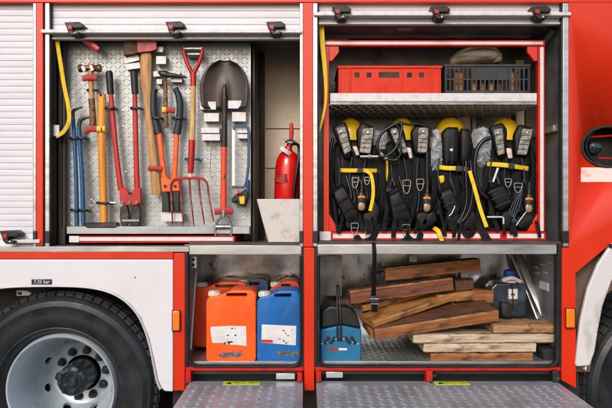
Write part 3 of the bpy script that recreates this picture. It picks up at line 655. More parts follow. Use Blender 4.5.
t = tool('shovel', 'pointed dark steel shovel hanging blade up with chipped orange handle', 'shovel', (224,233))
# dished blade
b = MB(); rows = []
for i in range(15):
    v = i/14; py = 59.5+v*49.5
    hw = 24.5*math.sqrt(max(0, 1-max(0,1-(v+.012)/.62)**2.1)) if v < .62 else 24.5-max(0,(v-.62))*4
    if i == 14: hw = 20
    row = []
    for j in range(17):
        u = -1+2*j/16
        ridge = .016*math.exp(-(u*6)**2)*min(1, max(0, (v-.25)*1.8))
        dish = .022*(u*u)-.012*(1-v)
        row.append(b.bm.verts.new(P(224.5+u*hw, py, yt-.012)+Vector((0, -dish-ridge+.014, 0))))
    rows.append(row)
for A, B in zip(rows, rows[1:]):
    for j in range(16): b._f([A[j], B[j], B[j+1], A[j+1]], spadem)
bl_ = b.build('blade', t); sm = bl_.modifiers.new('s','SOLIDIFY'); sm.thickness = .0025
MB().sweep(PT([(224.5,84),(224.5,100),(224.6,120),(224.2,147)],yt-.014), [.014,.032,.028,.032], dsteel, n=14).build('socket', t)
MB().sweep(PT([(224.2,145),(223.8,170),(223.6,212)],yt-.014), [.031,.031,.034], ormix, n=14).build('handle', t)
b = MB(); b.sweep(PT([(223.6,210),(223.6,217)],yt-.02), .03, steel, k=0); b.sweep(PT([(216,236),(215.5,228),(218,220),(223.5,216.5),(229,220),(231.5,228),(231,236)],yt-.02), .014, steel, t=.022, k=5); b.build('grip_frame', t)
MB().sweep(PT([(216,227),(231,227)],yt-.02), .03, steel, k=0, n=14).build('grip_bar', t)
b = MB().pbox(216,229,231,236,yt-.012,yt-.002,dsteel); b.build('grip_plate', t)
t = tool('hacksaw', 'navy blue framed hacksaw hanging right of the shovel', 'hacksaw', (240,190))
b = MB().sweep(PT([(234.5,130),(234.5,126.5),(236,126),(245,126.2),(248.5,128),(249,135),(248.6,165),(246.5,182),(244,187.5),(232,187)],yt-.012), .014, hsaw, t=.012, k=0, sq=.6, n=8); b.build('frame', t)
MB().box(P(232.2,188,yt-.01), P(234.6,129,yt-.0085), chrome).build('blade', t)
MB().sweep(PT([(247.5,180),(248,190),(246,197)],yt-.012), .022, hsaw, t=.02).build('handle', t)
# ------------------------------------------------------------------ extinguisher and bin
t = thing('fire_extinguisher', 'red fire extinguisher leaning behind the scuffed white bin', 'fire extinguisher', P(284,243,.30))
ye = .30; ax = (P(288.5,150,ye)-P(285,240,ye)); 
r_ = 12.6*K(ye)
prof_l = ax.length
b = MB().lathe([(0,0),(r_*.9,.0),(r_,.012),(r_,prof_l*.80),(r_*.93,prof_l*.88),(r_*.7,prof_l*.955),(r_*.3,prof_l),(r_*.28,prof_l+.02),(0,prof_l+.02)], (0,0,0), redext, n=36)
b.rot(Matrix.Translation(P(285,240,ye))@ax.to_track_quat('Z','Y').to_matrix().to_4x4()); b.build('cylinder', t)
b = MB(); b.cyl(P(289,149,ye),P(290,143,ye),.016,dsteel); b.sweep(PT([(285,142.5),(290,140),(296,143),(300,147)],ye-.01),[.008,.014,.012,.006],dsteel); b.sweep(PT([(284,138),(288,142)],ye-.01),.008,chrome,k=0); b.build('valve', t)
MB().sweep(PT([(291,141),(291.5,132),(291.3,123)],ye-.005), [.02,.026,.018], redm, t=.012, sq=.7).build('lever', t)
MB().sweep(PT([(293,144,ye),(298,145,ye-.03),(299,153,ye-.06),(297,170,ye-.075),(294,190,ye-.075),(293,215,ye-.075)],ye), .016, hose).build('hose', t)
pc = P(285.8,149,ye-r_*.93)
b = MB(); b.sweep(PT([(276,176,ye-.05),(280,178,ye-.066),(286,178.5,ye-.071),(292,178,ye-.055)],ye), .05, mat('darker red print', (150,14,14), .35), t=.002, k=3, n=8, sq=.2); b.build('instruction_print', t)
b = MB().sweep(PT([(280.5,147.5,ye-.053),(283.5,149.5,ye-.067),(287.5,152.3,ye-.067),(290.5,154,ye-.055)],ye), .022, label, t=.002, k=3, n=8, sq=.3); b.build('label', t)
# bin
b = MB(); yb0 = .055
o4 = [P(256.5,199,yb0), P(303.5,199,yb0), P(303.5,199,yb0)+Vector((0,.18,0)), P(256.5,199,yb0)+Vector((0,.18,0))]
i4 = [P(259,199,yb0)+Vector((0,.012,0)), P(301.5,199,yb0)+Vector((0,.012,0)), P(301.5,199,yb0)+Vector((0,.168,0)), P(259,199,yb0)+Vector((0,.168,0))]
b4 = [P(268.5,244,yb0)+Vector((0,.01,0)), P(300,244,yb0)+Vector((0,.01,0)), P(300,244,yb0)+Vector((0,.16,0)), P(268.5,244,yb0)+Vector((0,.16,0))]
ib4 = [v+Vector((0,0,.02)) for v in b4]
q = [[b.bm.verts.new(v) for v in L_] for L_ in (b4, o4, i4, ib4)]
for A, B in zip(q, q[1:]):
    for j in range(4): b._f([A[j],A[(j+1)%4],B[(j+1)%4],B[j]], binm)
b._f(list(reversed(q[0])), binm); b._f(q[3], binm)
tag(b.build('bin', bevel=.006, seg=3), 'scuffed white tapered bin standing in front of the fire extinguisher', 'bin')
# ------------------------------------------------------------------ jerrycans
def jerry(px0, px1, pt, pb, y, m, lab, lbl=True, d=.19, variant=0, grp='plastic jerrycans in the lower left locker'):
    c = P((px0+px1)/2, pb, y); t = thing('jerrycan', lab, 'jerrycan', c+Vector((0,d/2,0)), grp)
    x0, x1 = X(px0,y), X(px1,y); zb = Z(pb,y); zt = Z(pt,y); W = x1-x0; H = zt-zb
    zs = zt-.035
    b = MB(); r = .028
    # body: rounded outline, wavy waist grooves
    prof = [(0,.0),(.0,r)]
    pts = []
    def corner(cx, cz, a0, a1, rr):
        for k in range(5):
            a = R(a0+(a1-a0)*k/4); pts.append((cx+rr*math.cos(a), cz+rr*math.sin(a)))
    corner(x0+r, zb+r, 180, 270, r); corner(x1-r, zb+r, 270, 360, r)
    for zz in (.42,.78):
        z_ = zb+H*zz; pts += [(x1, z_-.006), (x1-.003, z_), (x1, z_+.006)]
    corner(x1-r*1.1, zt-r*1.1-.004, 0, 90, r*1.1)
    xh0 = x0+W*.40
    pts += [(xh0+.13*W, zt-.003), (xh0-.04, zs+.002)]
    corner(x0+r*1.2, zs-r*1.2, 90, 180, r*1.2)
    for zz in (.78,.42):
        z_ = zb+H*zz; pts += [(x0, z_+.006), (x0+.003, z_), (x0, z_-.006)]
    b.prism(pts, y, y+d, m)
    o = b.build('body', t, bevel=.020, seg=5, angle=60)
    # handle opening: boolean slot
    cut = MB().box((xh0-.0, y-.05, zt-.036), (x1-.045, y+d+.05, zt-.018), m).build('cut'); bv = cut.modifiers.new('b','BEVEL'); bv.width = .008; bv.segments = 3; bv.limit_method='NONE'
    md = o.modifiers.new('c','BOOLEAN'); md.operation = 'DIFFERENCE'; md.object = cut; md.solver = 'EXACT'
    bpy.context.view_layer.update(); dg = bpy.context.evaluated_depsgraph_get()
    me = bpy.data.meshes.new_from_object(o.evaluated_get(dg)); o.modifiers.clear(); o.data = me
    for p in me.polygons: p.use_smooth = True
    me.set_sharp_from_angle(angle=R(50))
    bpy.data.objects.remove(cut)
    # recessed dark inner of the grip
    b = MB(); cxp = x0+.036; b.lathe([(.026,zs-.008),(.03,zs-.004),(.031,zs+.012),(.028,zs+.022),(0,zs+.024)], (cxp,y+.05,0), capw, n=24)
    for k in range(20):
        a = 2*math.pi*k/20; b.box((cxp+.0305*math.cos(a)-.0015, y+.05+.0305*math.sin(a)-.0015, zs-.004),(cxp+.0305*math.cos(a)+.0015, y+.05+.0305*math.sin(a)+.0015, zs+.016), capw)
    b.build('cap', t)
    if lbl:
        lx0, lx1, l0, l1 = (px0+4.5, px0+40, 326.5, 346) if variant == 0 else (px0+5, px0+39.5, 324.5, 345.5)
        b = MB()
        if variant == 0: b.pprism([(lx0,l0+.4),(lx0+20,l0-.6),(lx1,l0-.2),(lx1+.5,l1),(lx1-8,l1-1),(lx0+16,l1-1.6),(lx0+11,l1-3),(lx0+2,l1-3),(lx0+.5,l0+9)], y-.0012, y+.0005, label)
        else: b.pprism([(lx0,l0),(lx1,l0+1.5),(lx1-.5,l1),(lx0-.4,l1-3)], y-.0012, y+.0005, label); b.pprism([(lx0-.3,l1-6),(lx0+11,l1-5.5),(lx0+11,l1-2.5),(lx0-.4,l1-3.2)], y-.0018, y-.0012, crater)
        rr = random.Random(3+variant)
        for k in range(5): b.pprism([(lx0+4,l0+3.2+k*2.3),(lx0+4+rr.uniform(7,13),l0+3.3+k*2.3),(lx0+14,l0+3.9+k*2.3),(lx0+4,l0+3.8+k*2.3)], y-.0015, y-.0012, label2)
        for k in range(15):
            sx = lx0+rr.gauss(17 if variant == 0 else 25, 4); sy = (l0+rr.uniform(1,18)) if k < 7 else l1-rr.uniform(.5,4)
            w_ = rr.uniform(.5,1.6); h_ = rr.uniform(.4,1.3)
            if lx0+1 < sx < lx1-3 and sy < l1-1.5: b.pprism([(sx-w_,sy),(sx-w_*.5,sy-h_*.8),(sx,sy-h_*.3),(sx+w_*.6,sy-h_),(sx+w_,sy+rr.uniform(-.4,.4)),(sx+.2,sy+h_*.6)], y-.0026, y-.0013, ink)
        b.build('paper_label', t)
        b = MB(); cx_, cy_ = (px0+25, 354.5) if variant == 0 else (px0+31, 354)
        for k in range(46):
            sx = cx_+rr.uniform(-10,10); sy = cy_+rr.gauss(0,1.6); w_ = rr.uniform(1.5,4.2); h_ = rr.uniform(.3,1.0)
            b.pprism([(sx-w_,sy),(sx-w_*.3,sy-h_),(sx+w_,sy-.2),(sx+.3*w_,sy+h_)], y-.0008-k*.00002, y+.0005, smudge)
        b.build('scuff_mark', t)
    return t
jerry(206, 256, 289.5, 363.2, .062, orcan, 'bright orange jerrycan with torn white label, standing in front', variant=0)
jerry(256.8, 300.3, 290, 363.2, .062, blcan, 'bright blue jerrycan with white and red label', variant=1)
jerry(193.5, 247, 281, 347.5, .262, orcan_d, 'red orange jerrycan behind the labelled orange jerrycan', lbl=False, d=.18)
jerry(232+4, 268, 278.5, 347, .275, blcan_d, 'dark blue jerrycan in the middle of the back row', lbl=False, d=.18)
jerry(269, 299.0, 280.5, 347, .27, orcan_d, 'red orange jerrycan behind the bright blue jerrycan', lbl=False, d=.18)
# ------------------------------------------------------------------ crates on the shelf
zsh = Z(93,yr+.003)
def crate(px0, px1, pt, y, m, lab, holes, ribs, d=.34, rimh=2.2, name='crate', k=3.0):
    x0, x1 = X(px0,y), X(px1,y); z0 = zsh+.001; z1 = Z(pt,y)
    t = thing(name, lab, 'crate', ((x0+x1)/2, y+d/2, z0), 'plastic crates on rack shelf')
    hs = [(X(a,y), X(b_,y), Z(d_,y), Z(c_,y)) for a, c_, b_, d_ in holes]
    def hole(x, z): return any(h[0] < x < h[1] and h[2] < z < h[3] for h in hs)
    xs = sorted({x0, x1, *[v for h in hs for v in h[:2]]}); zs = sorted({z0, z1, *[v for h in hs for v in h[2:]]})
    MB().grid(xs, zs, y, y+.004, m, hole).build('long_wall', t); MB().grid(xs, zs, y+d-.004, y+d, m, hole).build('long_wall', t)
    for xx in (x0, x1-.004): MB().box((xx, y+.0045, z0), (xx+.004, y+d-.0045, z1), m).build('end_wall', t)
    MB().box((x0+.0045, y+.0045, z0+.0005), (x1-.0045, y+d-.0045, z0+.005), m).build('base', t)
    b = MB(); e = .006; rh = rimh*K(y)
    b.box((x0-e,y-e,z1-rh),(x1+e,y-.0005,z1+.001),m); b.box((x0-e,y+d+.0005,z1-rh),(x1+e,y+d+e,z1+.001),m)
    b.box((x0-e,y,z1-rh),(x0-.0005,y+d,z1+.001),m); b.box((x1+.0005,y,z1-rh),(x1+e,y+d,z1+.001),m); b.build('rim', t, bevel=.001)
    for rx in ribs: MB().box((X(rx,y)-.002,y-.006,z0+.001),(X(rx,y)+.002,y-.0005,z1-rh),m).build('rib', t)
    return t
yc = .16
crate(338.5, 441, 66, yc, crater, 'red plastic crate with square holes on the left of the shelf', [(354.5,72.5,359.5,77.5),(366.5,72.5,371.5,77.5),(378.5,72,399.5,77.8),(407,72.5,412,77.5),(419,72.5,424,77.5)], [340.5,349,350.5,402,430,432.5,439])
hl = []
for i in range(19):
    a = 446.5+i*4.35
    if 472 < a < 508:
        hl.append((a, 80, a+3, 90.5))
    else: hl += [(a, 68.5, a+3, 78.5), (a, 80, a+3, 90.5)]
crate(445, 530, 64.5, yc, crateb, 'black slatted plastic crate on the right of the shelf', hl, [446,450,463,471.5,509,516,523,529])
# contents
b = MB(); b.sweep([P(450,64,yc+.1),P(458,59,yc+.1),P(470,56.5,yc+.1),P(485,56,yc+.1),P(494,58,yc+.1),P(495,64,yc+.1)], [.03,.07,.1,.1,.08,.05], cream, t=[.05,.14,.2,.2,.16,.1], k=6, n=18)
tag(b.build('canvas_roll'), 'cream and brown canvas roll lying on top of the black crate', 'canvas roll')
for i, (px_, h_, m_) in enumerate(((456,68,w_or),(461,70,w_yel),(475,72,w_tan),(483,71,w_or),(491,73,w_tan),(499,71,w_dk),(512,70,w_yel),(517,72,w_dk))):
    b = MB().box((X(px_-2.3,yc+.03), yc+.03, zsh+.008), (X(px_+2.3,yc+.03), yc+.08, Z(h_,yc+.03)), m_)
    tag(b.build('wooden_wedge', bevel=.003), 'small wooden wedge upright inside the black slatted crate', 'wedge', 'wooden wedges inside the black crate')
# ------------------------------------------------------------------ breathing apparatus sets
SH_ = .035
def strap(t, pts, w, m=web, y=.2, name='strap', th=.006, sub=5, sq=.5):
    return MB().sweep(PT(pts, y), w*K(y) if not isinstance(w, list) else [q*K(y) for q in w], m, t=th, n=8, sq=sq, k=sub).build(name, t)
def dring(t, px, py, y, w=5, h=8, name='buckle', flip=1):
    b = MB(); pts = [(px-w/2,py-h/2),(px+w/2,py-h/2),(px+w/2*.75,py+h*.25),(px,py+h/2*flip),(px-w/2*.75,py+h*.25),(px-w/2,py-h/2)]
    b.sweep(PT(pts,y), .0042, chrome, n=8, k=3); b.sweep(PT([(px-w/2,py-h*.1),(px+w/2,py-h*.1)],y), .0036, chrome, n=8, k=0)
    b.build(name, t)
def gauge(t, px, py, y, s=1.0):
    g_ = MB().sweep(PT([(px+.5,py-22),(px+.3,py-12),(px,py-9),(px,py-3),(px,py+6),(px,py+9)],y), [.016,.018,.034,.058,.056,.034], black, t=[.012,.014,.03,.04,.04,.028], n=16).build('pressure_gauge', t)
    MB().sweep(PT([(px,py+1,y-.019),(px,py+3,y-.021),(px,py+6,y-.021),(px,py+8,y-.017)],y), [.026,.034,.034,.024], tan, t=.008, k=3, n=14).build('gauge_face', g_)
    MB().sweep(PT([(px-3.4,py-4.6,y-.019),(px,py-5.4,y-.022),(px+3.4,py-4.6,y-.019)],y), .012, amber, t=.008, k=3, n=8).build('gauge_band', g_)
def shoulder(t, out, gry, y, seg=0):
    o = MB().pad(out, y, .035, padm).build('shoulder_strap', t, angle=60)
    a, b_, c_, d_ = gry[:4]; gx = sum(p[0] for p in gry)/4; gy = sum(p[1] for p in gry)/4
    q = MB().prism([(X(gx+(p[0]-gx)*1.12, y-.018), Z(gy+(p[1]-gy)*1.06, y-.018)) for p in gry], y-.026, y-.010, reflm)
    q.build('reflective_patch', o, bevel=.004, seg=3)
    b = MB()
    for f in (.22,.42,.6,.8):
        l = (a[0]+(d_[0]-a[0])*f, a[1]+(d_[1]-a[1])*f); r = (b_[0]+(c_[0]-b_[0])*f, b_[1]+(c_[1]-b_[1])*f)
        b.sweep([P(l[0]+.3,l[1],y-.027),P(r[0]-.3,r[1],y-.027)], .003, web, t=.003, k=0, n=6)
    b.build('stitching', o)
    b = MB().lathe([(0,-.004),(.006,-.003),(.008,0)], P((a[0]+b_[0])/2,a[1]+3,y-.026), chrome, 'Y', n=12); b.build('stud', o)
def bagset(cx, lab, y=.30, w=46, dome=(13,118), hip=None, body=None):
    t = thing('breathing_apparatus', lab, 'breathing apparatus', P(cx, 231, y), 'breathing apparatus sets hanging in the red rack')
    r = dome[0]*K(y+.06); zt_ = Z(dome[1], y+.06); zb_ = Z(228, y+.06)
    b = MB().lathe([(0,zt_),(r*.35,zt_-.004),(r*.7,zt_-.022),(r*.93,zt_-.05),(r,zt_-.09),(r,zb_+.04),(r*.6,zb_),(0,zb_)], (X(cx-4,y+.06), y+.06, 0), cyl_y, n=36); b.build('air_cylinder', t)
    w = w*1.12
    bd = body or [(cx-w*.36,140),(cx+w*.36,140),(cx+w*.44,170),(cx+w*.46,205),(cx+w*.36,228),(cx-w*.36,228),(cx-w*.46,205),(cx-w*.44,170)]
    MB().pad(bd, y-.06, .10, padm).build('back_plate', t, angle=60)
    rr = random.Random(int(cx))
    def one(fn, nm='webbing'):
        q = MB(); fn(q); q.build(nm, t)
    for k in range(8):   # wide straps running down the plate
        x_ = cx-w*.42+k*w*.12; j = [rr.uniform(-1,1) for _ in range(6)]; yy = y-.118-.004*(k%3)
        one(lambda q: q.sweep(PT([(x_,150+j[0]*5,yy+.012),(x_+j[1]*2,170,yy-.006),(x_+j[2]*3,192,yy-.014),(x_+j[3]*4,206,yy-.012),(x_+j[4]*6,222+j[5]*5,yy)],y), .026+.012*abs(j[0]), web, t=.007, n=8, sq=.5, k=5))
    for k in range(5):   # tails and crossing straps
        x_ = cx+(-.36+.18*k)*w+rr.uniform(-2,2); sx = rr.choice((-1,1))*rr.uniform(3,13); lo = rr.uniform(230,240)
        one(lambda q: q.sweep(PT([(x_,196,y-.15),(x_+sx*.4,214,y-.17),(x_+sx*.8,226,.088),(x_+sx,lo,.082)],y), rr.uniform(.014,.026), web, t=.005, n=8, sq=.4, k=6))
    for k in range(3):   # thin blue-black lines: edge sheen of the webbing, painted in as cords
        x_ = cx+(-.3+.26*k)*w; o1 = rr.uniform(-3,3)
        one(lambda q: q.sweep(PT([(x_,158,y-.135),(x_+o1,178,y-.145),(x_-o1,196,y-.15),(x_+o1,214,y-.165)],y), .008, bgrip, n=8, k=6), 'cord')
    for k in range(2):   # folded pad lobes
        x_ = cx+(-.05+.34*k)*w; one(lambda q: q.pad([(x_-8,212),(x_+5,206+3*k),(x_+9,220),(x_+4,231),(x_-7,230)], y-.15, .08, padm), 'hip_pad')
    for k in range(3):
        x_ = cx+rr.uniform(-.35,.35)*w
        one(lambda q: q.sweep(PT([(x_,176,y-.14),(x_+5,196,y-.155),(x_+1,214,y-.16),(x_-6,226,y-.15)],y), .013, hose, n=8, k=6), 'hose')
    return t
ys = .165
# set 1
t = bagset(354, 'leftmost breathing apparatus with yellow waist strap and slanted grey shoulder patches', w=46, dome=(12.5,118))
shoulder(t, [(331.5,127),(345,121.5),(349,132),(352,150),(350,160),(344,159)], [(337,128.5),(345.5,127.5),(350.5,150),(344.5,154)], ys)
shoulder(t, [(356,131),(362,122),(374.5,127.5),(371.5,155),(358,155)], [(363,129.5),(373,128.5),(370,153),(360,152)], ys)
MB().pad([(352.5,146),(357,146.5),(359.5,155),(356,155.5)], ys-.02, .006, tagm).build('paper_tag', t)
b = MB().cyl(P(360,156.5,.135),P(378,156.5,.135),.007,chrome); b.cyl(P(368,156.5,.135),P(371,156.5,.135),.011,chrome,n=6); b.cyl(P(379,151,.13),P(386,159,.13),.007,chrome); b.build('hose_coupling', t)
MB().sweep(PT([(378,156.5),(386,156),(394,150),(399,141),(400,131),(396,124)],.125), .015, hose).build('hose', t)
MB().sweep(PT([(333,138,.2),(330.5,152,.19),(331,175,.19),(335,190,.19)],.2), .018, hose).build('hose', t)
MB().sweep(PT([(379,158),(380,175),(378,196),(372,212)],.19), .016, hose).build('hose', t)
w_ = strap(t, [(338,170,.18),(349,170.5,.15),(360,170.3,.145),(370,170.5,.15),(379,170.8,.18)], 4.0, yellow, name='waist_belt')
MB().pbox(357.5,168,363,173,.134,.143,bgrip).build('belt_slide', w_, bevel=.003)
strap(t, [(366,171,.115),(371,175,.11),(373.2,188,.105),(372.5,200,.105),(370,211,.105)], 3.4, yellow, name='belt_tail')
MB().pad([(330,192),(343,182.5),(361.5,221),(349,229)], .15, .09, padm).build('hip_pad', t)
for f in (.35,.62): strap(t, [(331+f*19,191+f*37,.108),(337+f*18.5,186.5+f*38,.102),(344+f*17,183+f*38,.108)], 2.4, web, name='pad_strap')
MB().pad([(374,196),(380,206),(377,232),(367,231),(366,224)], .15, .08, padm).build('hip_pad', t)
dring(t, 355,183,.128,6,10); dring(t, 367,181,.128,5,7); dring(t, 354.5,229,.088,7,11); dring(t, 368,233,.088,5.5,11)
gauge(t, 361.5, 202, .12)
strap(t, [(354.5,233,.11),(358,240,.085),(361.5,246.5,.08)], [6,6,3.5]); strap(t, [(379,224,.12),(374,236,.09),(366,242,.085)], 6); strap(t, [(340,225,.15),(350,229,.13),(357,236,.1),(361,243,.085)],5)
# set 2
t = bagset(406, 'second breathing apparatus from left with looped black hose over its shoulder', w=48, dome=(12.5,118))
shoulder(t, [(385,127),(398,121.5),(404,131),(408,150),(407,158),(399,157)], [(390,129),(399.5,128),(407,152),(399.5,153)], ys)
shoulder(t, [(410,133),(416,124),(430,127.5),(429,156),(414,155)], [(419,128.5),(428,128),(426.5,152.5),(418,152)], ys)
MB().pad([(406.5,147),(411,148),(412.5,158),(409.5,158.5)], ys-.02, .006, tagm).build('paper_tag', t)
MB().sweep(PT([(399,122),(390,127),(381,134),(377,146),(380,153)],.13), .017, hose).build('hose', t)
MB().sweep(PT([(398,122,.13),(402,126,.125),(400,140,.12),(401,152,.12),(396,160,.125),(386,159,.13)],.155), .014, hose).build('hose', t)
MB().sweep(PT([(399,122),(408,124.5),(418,124),(429,128),(432,137)],.14), .013, hose).build('hose', t)
MB().sweep(PT([(427,152),(427,175),(427.5,190)],.125), .02, hose).build('hose', t)
MB().sweep(PT([(389,156,.2),(388,168,.2),(389,181,.2)],.2), [.03,.035,.03], cyl_y, t=.02).build('yellow_pouch', t)
MB().pad([(385.5,193),(397,183.5),(411.5,216),(409,226),(392,225)], .15, .09, padm).build('hip_pad', t)
for f in (.12,.5,.72): strap(t, [(388+f*10,192+f*30,.106),(394+f*12,188+f*31,.100),(399+f*12,185+f*33,.106)], 1.6, web, name='pad_strap', th=.006)
MB().pbox(386,188,392,192,.125,.135,black).build('pad_clip', t, bevel=.002)
MB().sweep(PT([(386,200),(386,216),(392,226),(404,229),(412,222)],.15), .008, web).build('pad_piping', t)
MB().pad([(418,218),(434,208),(438,220),(424,230),(414,228)], .15, .08, padm).build('hip_pad', t)
dring(t, 406.5,187,.128,7.5,13); dring(t, 420,185,.128,7,11); dring(t, 406,231,.088,7.5,12)
gauge(t, 427, 203, .115)
strap(t, [(393,226,.13),(402,233,.11),(410,240,.085),(414,244,.08)], 7); strap(t, [(424,226,.13),(420,236,.09),(417.5,247,.08)], 6); strap(t, [(396,229,.12),(404,239,.1),(416,241,.085)], 5)
# set 3
t = bagset(454, 'third breathing apparatus from left with plain black shoulder pads folded inward', w=44, dome=(14.5,117.5))
MB().pad([(441,133),(447,127),(459,127.5),(458,165),(443,166)], ys, .05, padm).build('shoulder_strap', t, angle=60)
MB().pad([(459.5,128.5),(469.5,129),(470,150),(467,166),(459.5,165)], ys-.005, .05, padm).build('shoulder_strap', t, angle=60)
for x_ in (447,452.5,463.5): strap(t, [(x_,129,.142),(x_,145,.137),(x_-.5,164,.142)], .9, bgrip, name='stitching', th=.004)
b = MB().lathe([(0,-.005),(.008,-.004),(.010,0)], P(451.5,150,.137), chrome, 'Y', n=14); b.build('stud', t)
w_ = strap(t, [(437,166.5,.18),(446,168,.15),(456,168.3,.14),(465,169,.142),(473,171,.17)], 4.4, yellow, name='waist_belt')
MB().pbox(456,165.8,463,171.5,.127,.137,bgrip).build('belt_slide', w_, bevel=.003)
strap(t, [(469.5,171,.11),(474,186,.10),(480,208,.09),(486.5,227,.082)], 3.8, yellow, name='belt_tail')
strap(t, [(439,168,.185),(436,175,.19),(434.5,188,.19)], 4, yellow, name='belt_tail')
MB().pad([(438,176),(444,175),(445,182),(440,184)], .17, .02, yplas).build('yellow_tab', t)
MB().pad([(436,192),(450,186),(461,212),(449,224)], .15, .09, padm).build('hip_pad', t)
for f in (.2,.5,.75): strap(t, [(438+f*12,193+f*28,.106),(444+f*11,190+f*27,.101),(450+f*10,188+f*27,.107)], 1.0, bgrip, name='pad_strap', th=.006)
for i in range(5):
    MB().sweep(PT([(464+i*2.1,152+i*3,.15),(463+i*3,175,.125),(464+i*2.6,200,.115),(459+i*2,218,.105),(448+i*1.5,230-i*1.2,.105)],.17), .010+.002*(i%2), hose if i%2 else web, k=6).build('hose', t)
MB().sweep(PT([(455,206,.1),(452,213,.098),(449,216,.098)],.13), .006, chrome).build('buckle', t)
strap(t, [(470,205,.14),(468,220,.13),(462,230,.12),(452,233,.12)], 6); strap(t, [(478,214,.13),(480,226,.11),(485,236,.085),(490,245,.075)], 8)
strap(t, [(474,190,.15),(472,210,.14),(464,228,.11),(467,235,.085),(472,233,.09),(474,225,.12)], 6)
strap(t, [(434,228,.13),(438,231,.09),(441,238,.078),(443.8,251,.076)], [4,4.4,4,4], yellow, name='belt_tail')
# set 4
t = bagset(509, 'rightmost breathing apparatus with yellow belt and silver reflective shoulder patches', w=50, dome=(13.5,118))
shoulder(t, [(488.5,127),(502,122.5),(507,130),(506,152),(502,159),(496.5,157)], [(494,130),(502,129),(504,153),(498,155)], ys)
shoulder(t, [(513,135),(519,124),(533,128.5),(528,156),(514,156)], [(522.5,129.5),(532,130),(526,154.5),(517.5,154)], ys)
MB().pad([(506,148),(511.5,148.5),(512.5,158),(508,158.5)], ys-.02, .006, tagm).build('paper_tag', t)
MB().sweep(PT([(490,138),(483,141),(477,150),(474.5,165),(476,180),(481,193),(488,198)],.13), .022, hose).build('hose', t)
w_ = strap(t, [(487,164,.18),(497,164.5,.15),(508,165.5,.14),(518,167,.145),(528,168.5,.175)], 4.4, yellow, name='waist_belt')
MB().pbox(509,162.8,515,169,.127,.137,bgrip).build('belt_slide', w_, bevel=.003)
strap(t, [(489.5,165,.185),(488.5,172,.185),(489.5,182,.19)], 5, yellow, name='belt_tail')
MB().cyl(P(498,168,.125),P(493,182,.12),.006,lightalu).build('hose_coupling', t)
MB().pad([(484.5,190),(501,183),(513,203),(497,214)], .145, .08, padm).build('hip_pad', t)
for f in (.15,.45,.8): strap(t, [(486+f*12,190.5+f*21,.105),(494+f*12,187+f*21,.099),(501.5+f*11,185+f*20,.105)], 1.2, bgrip, name='pad_strap', th=.006)
dring(t, 508,183,.125,6.5,8); dring(t, 518,188,.122,8,9)
strap(t, [(518,192,.145),(518,200,.15),(517,212,.15)], 8, bgrip)
MB().pad([(512,216),(534,214),(536,226),(516,230)], .14, .07, padm).build('hip_pad', t)
gauge(t, 529, 204, .115)
MB().sweep(PT([(487,217,.095),(502,217,.095),(503.5,218,.095),(503.5,230,.095)],.095), .009, lightalu, n=8, k=0).build('wire_handle', t)
for i in range(4): MB().sweep(PT([(522-i*1.5,190+i*2,.13),(520-i*2.5,204,.12),(516-i*2,214,.11),(513+i*2,222,.1),(520,226-i,.1)],.16), .009, hose if i%2 else bgrip, k=6).build('hose', t)
for i in range(3): MB().sweep(PT([(533,165+i*6,.19),(534-i,190,.17),(535-i*2,208,.16),(540-i*4,222,.14)],.16), .012, web, k=6).build('hose', t)
b = MB().sweep(PT([(526,212,.1),(520,220,.095),(515,227,.092)],.13), .005, chrome); b.build('buckle', t)
# cloudy bags with masks
def crinkle(b):
    rr = random.Random(11)
    bmesh.ops.subdivide_edges(b.bm, edges=b.bm.edges[:], cuts=1, use_grid_fill=True)
    bmesh.ops.triangulate(b.bm, faces=b.bm.faces[:])
    for v in b.bm.verts: v.co += Vector((rr.uniform(-.005,.005), rr.uniform(-.011,.011), rr.uniform(-.006,.006)))

for i, (o_, lab) in enumerate((([(429,132),(438,129),(442,137),(442,160),(436,174),(431,172)], 'crumpled clear plastic bag between the second and third breathing sets'), ([(473,130),(485,127),(491,137),(489,160),(482,168),(475,163)], 'crumpled clear plastic bag between third and rightmost breathing sets'))):
    b = MB().pad(o_, .20, .07, clear); crinkle(b); tag(b.build('plastic_bag', angle=12), lab, 'plastic bag', 'crumpled plastic bags in the rack')
for i, (o_, lab) in enumerate((([(372,132),(386,130),(388,150),(380,172),(372,165)], 'grey plastic mask bag behind the looped hose near first set'),)):
    b = MB().pad(o_, .27, .05, clear); crinkle(b); tag(b.build('plastic_bag', angle=12), lab, 'plastic bag', 'crumpled plastic bags in the rack')
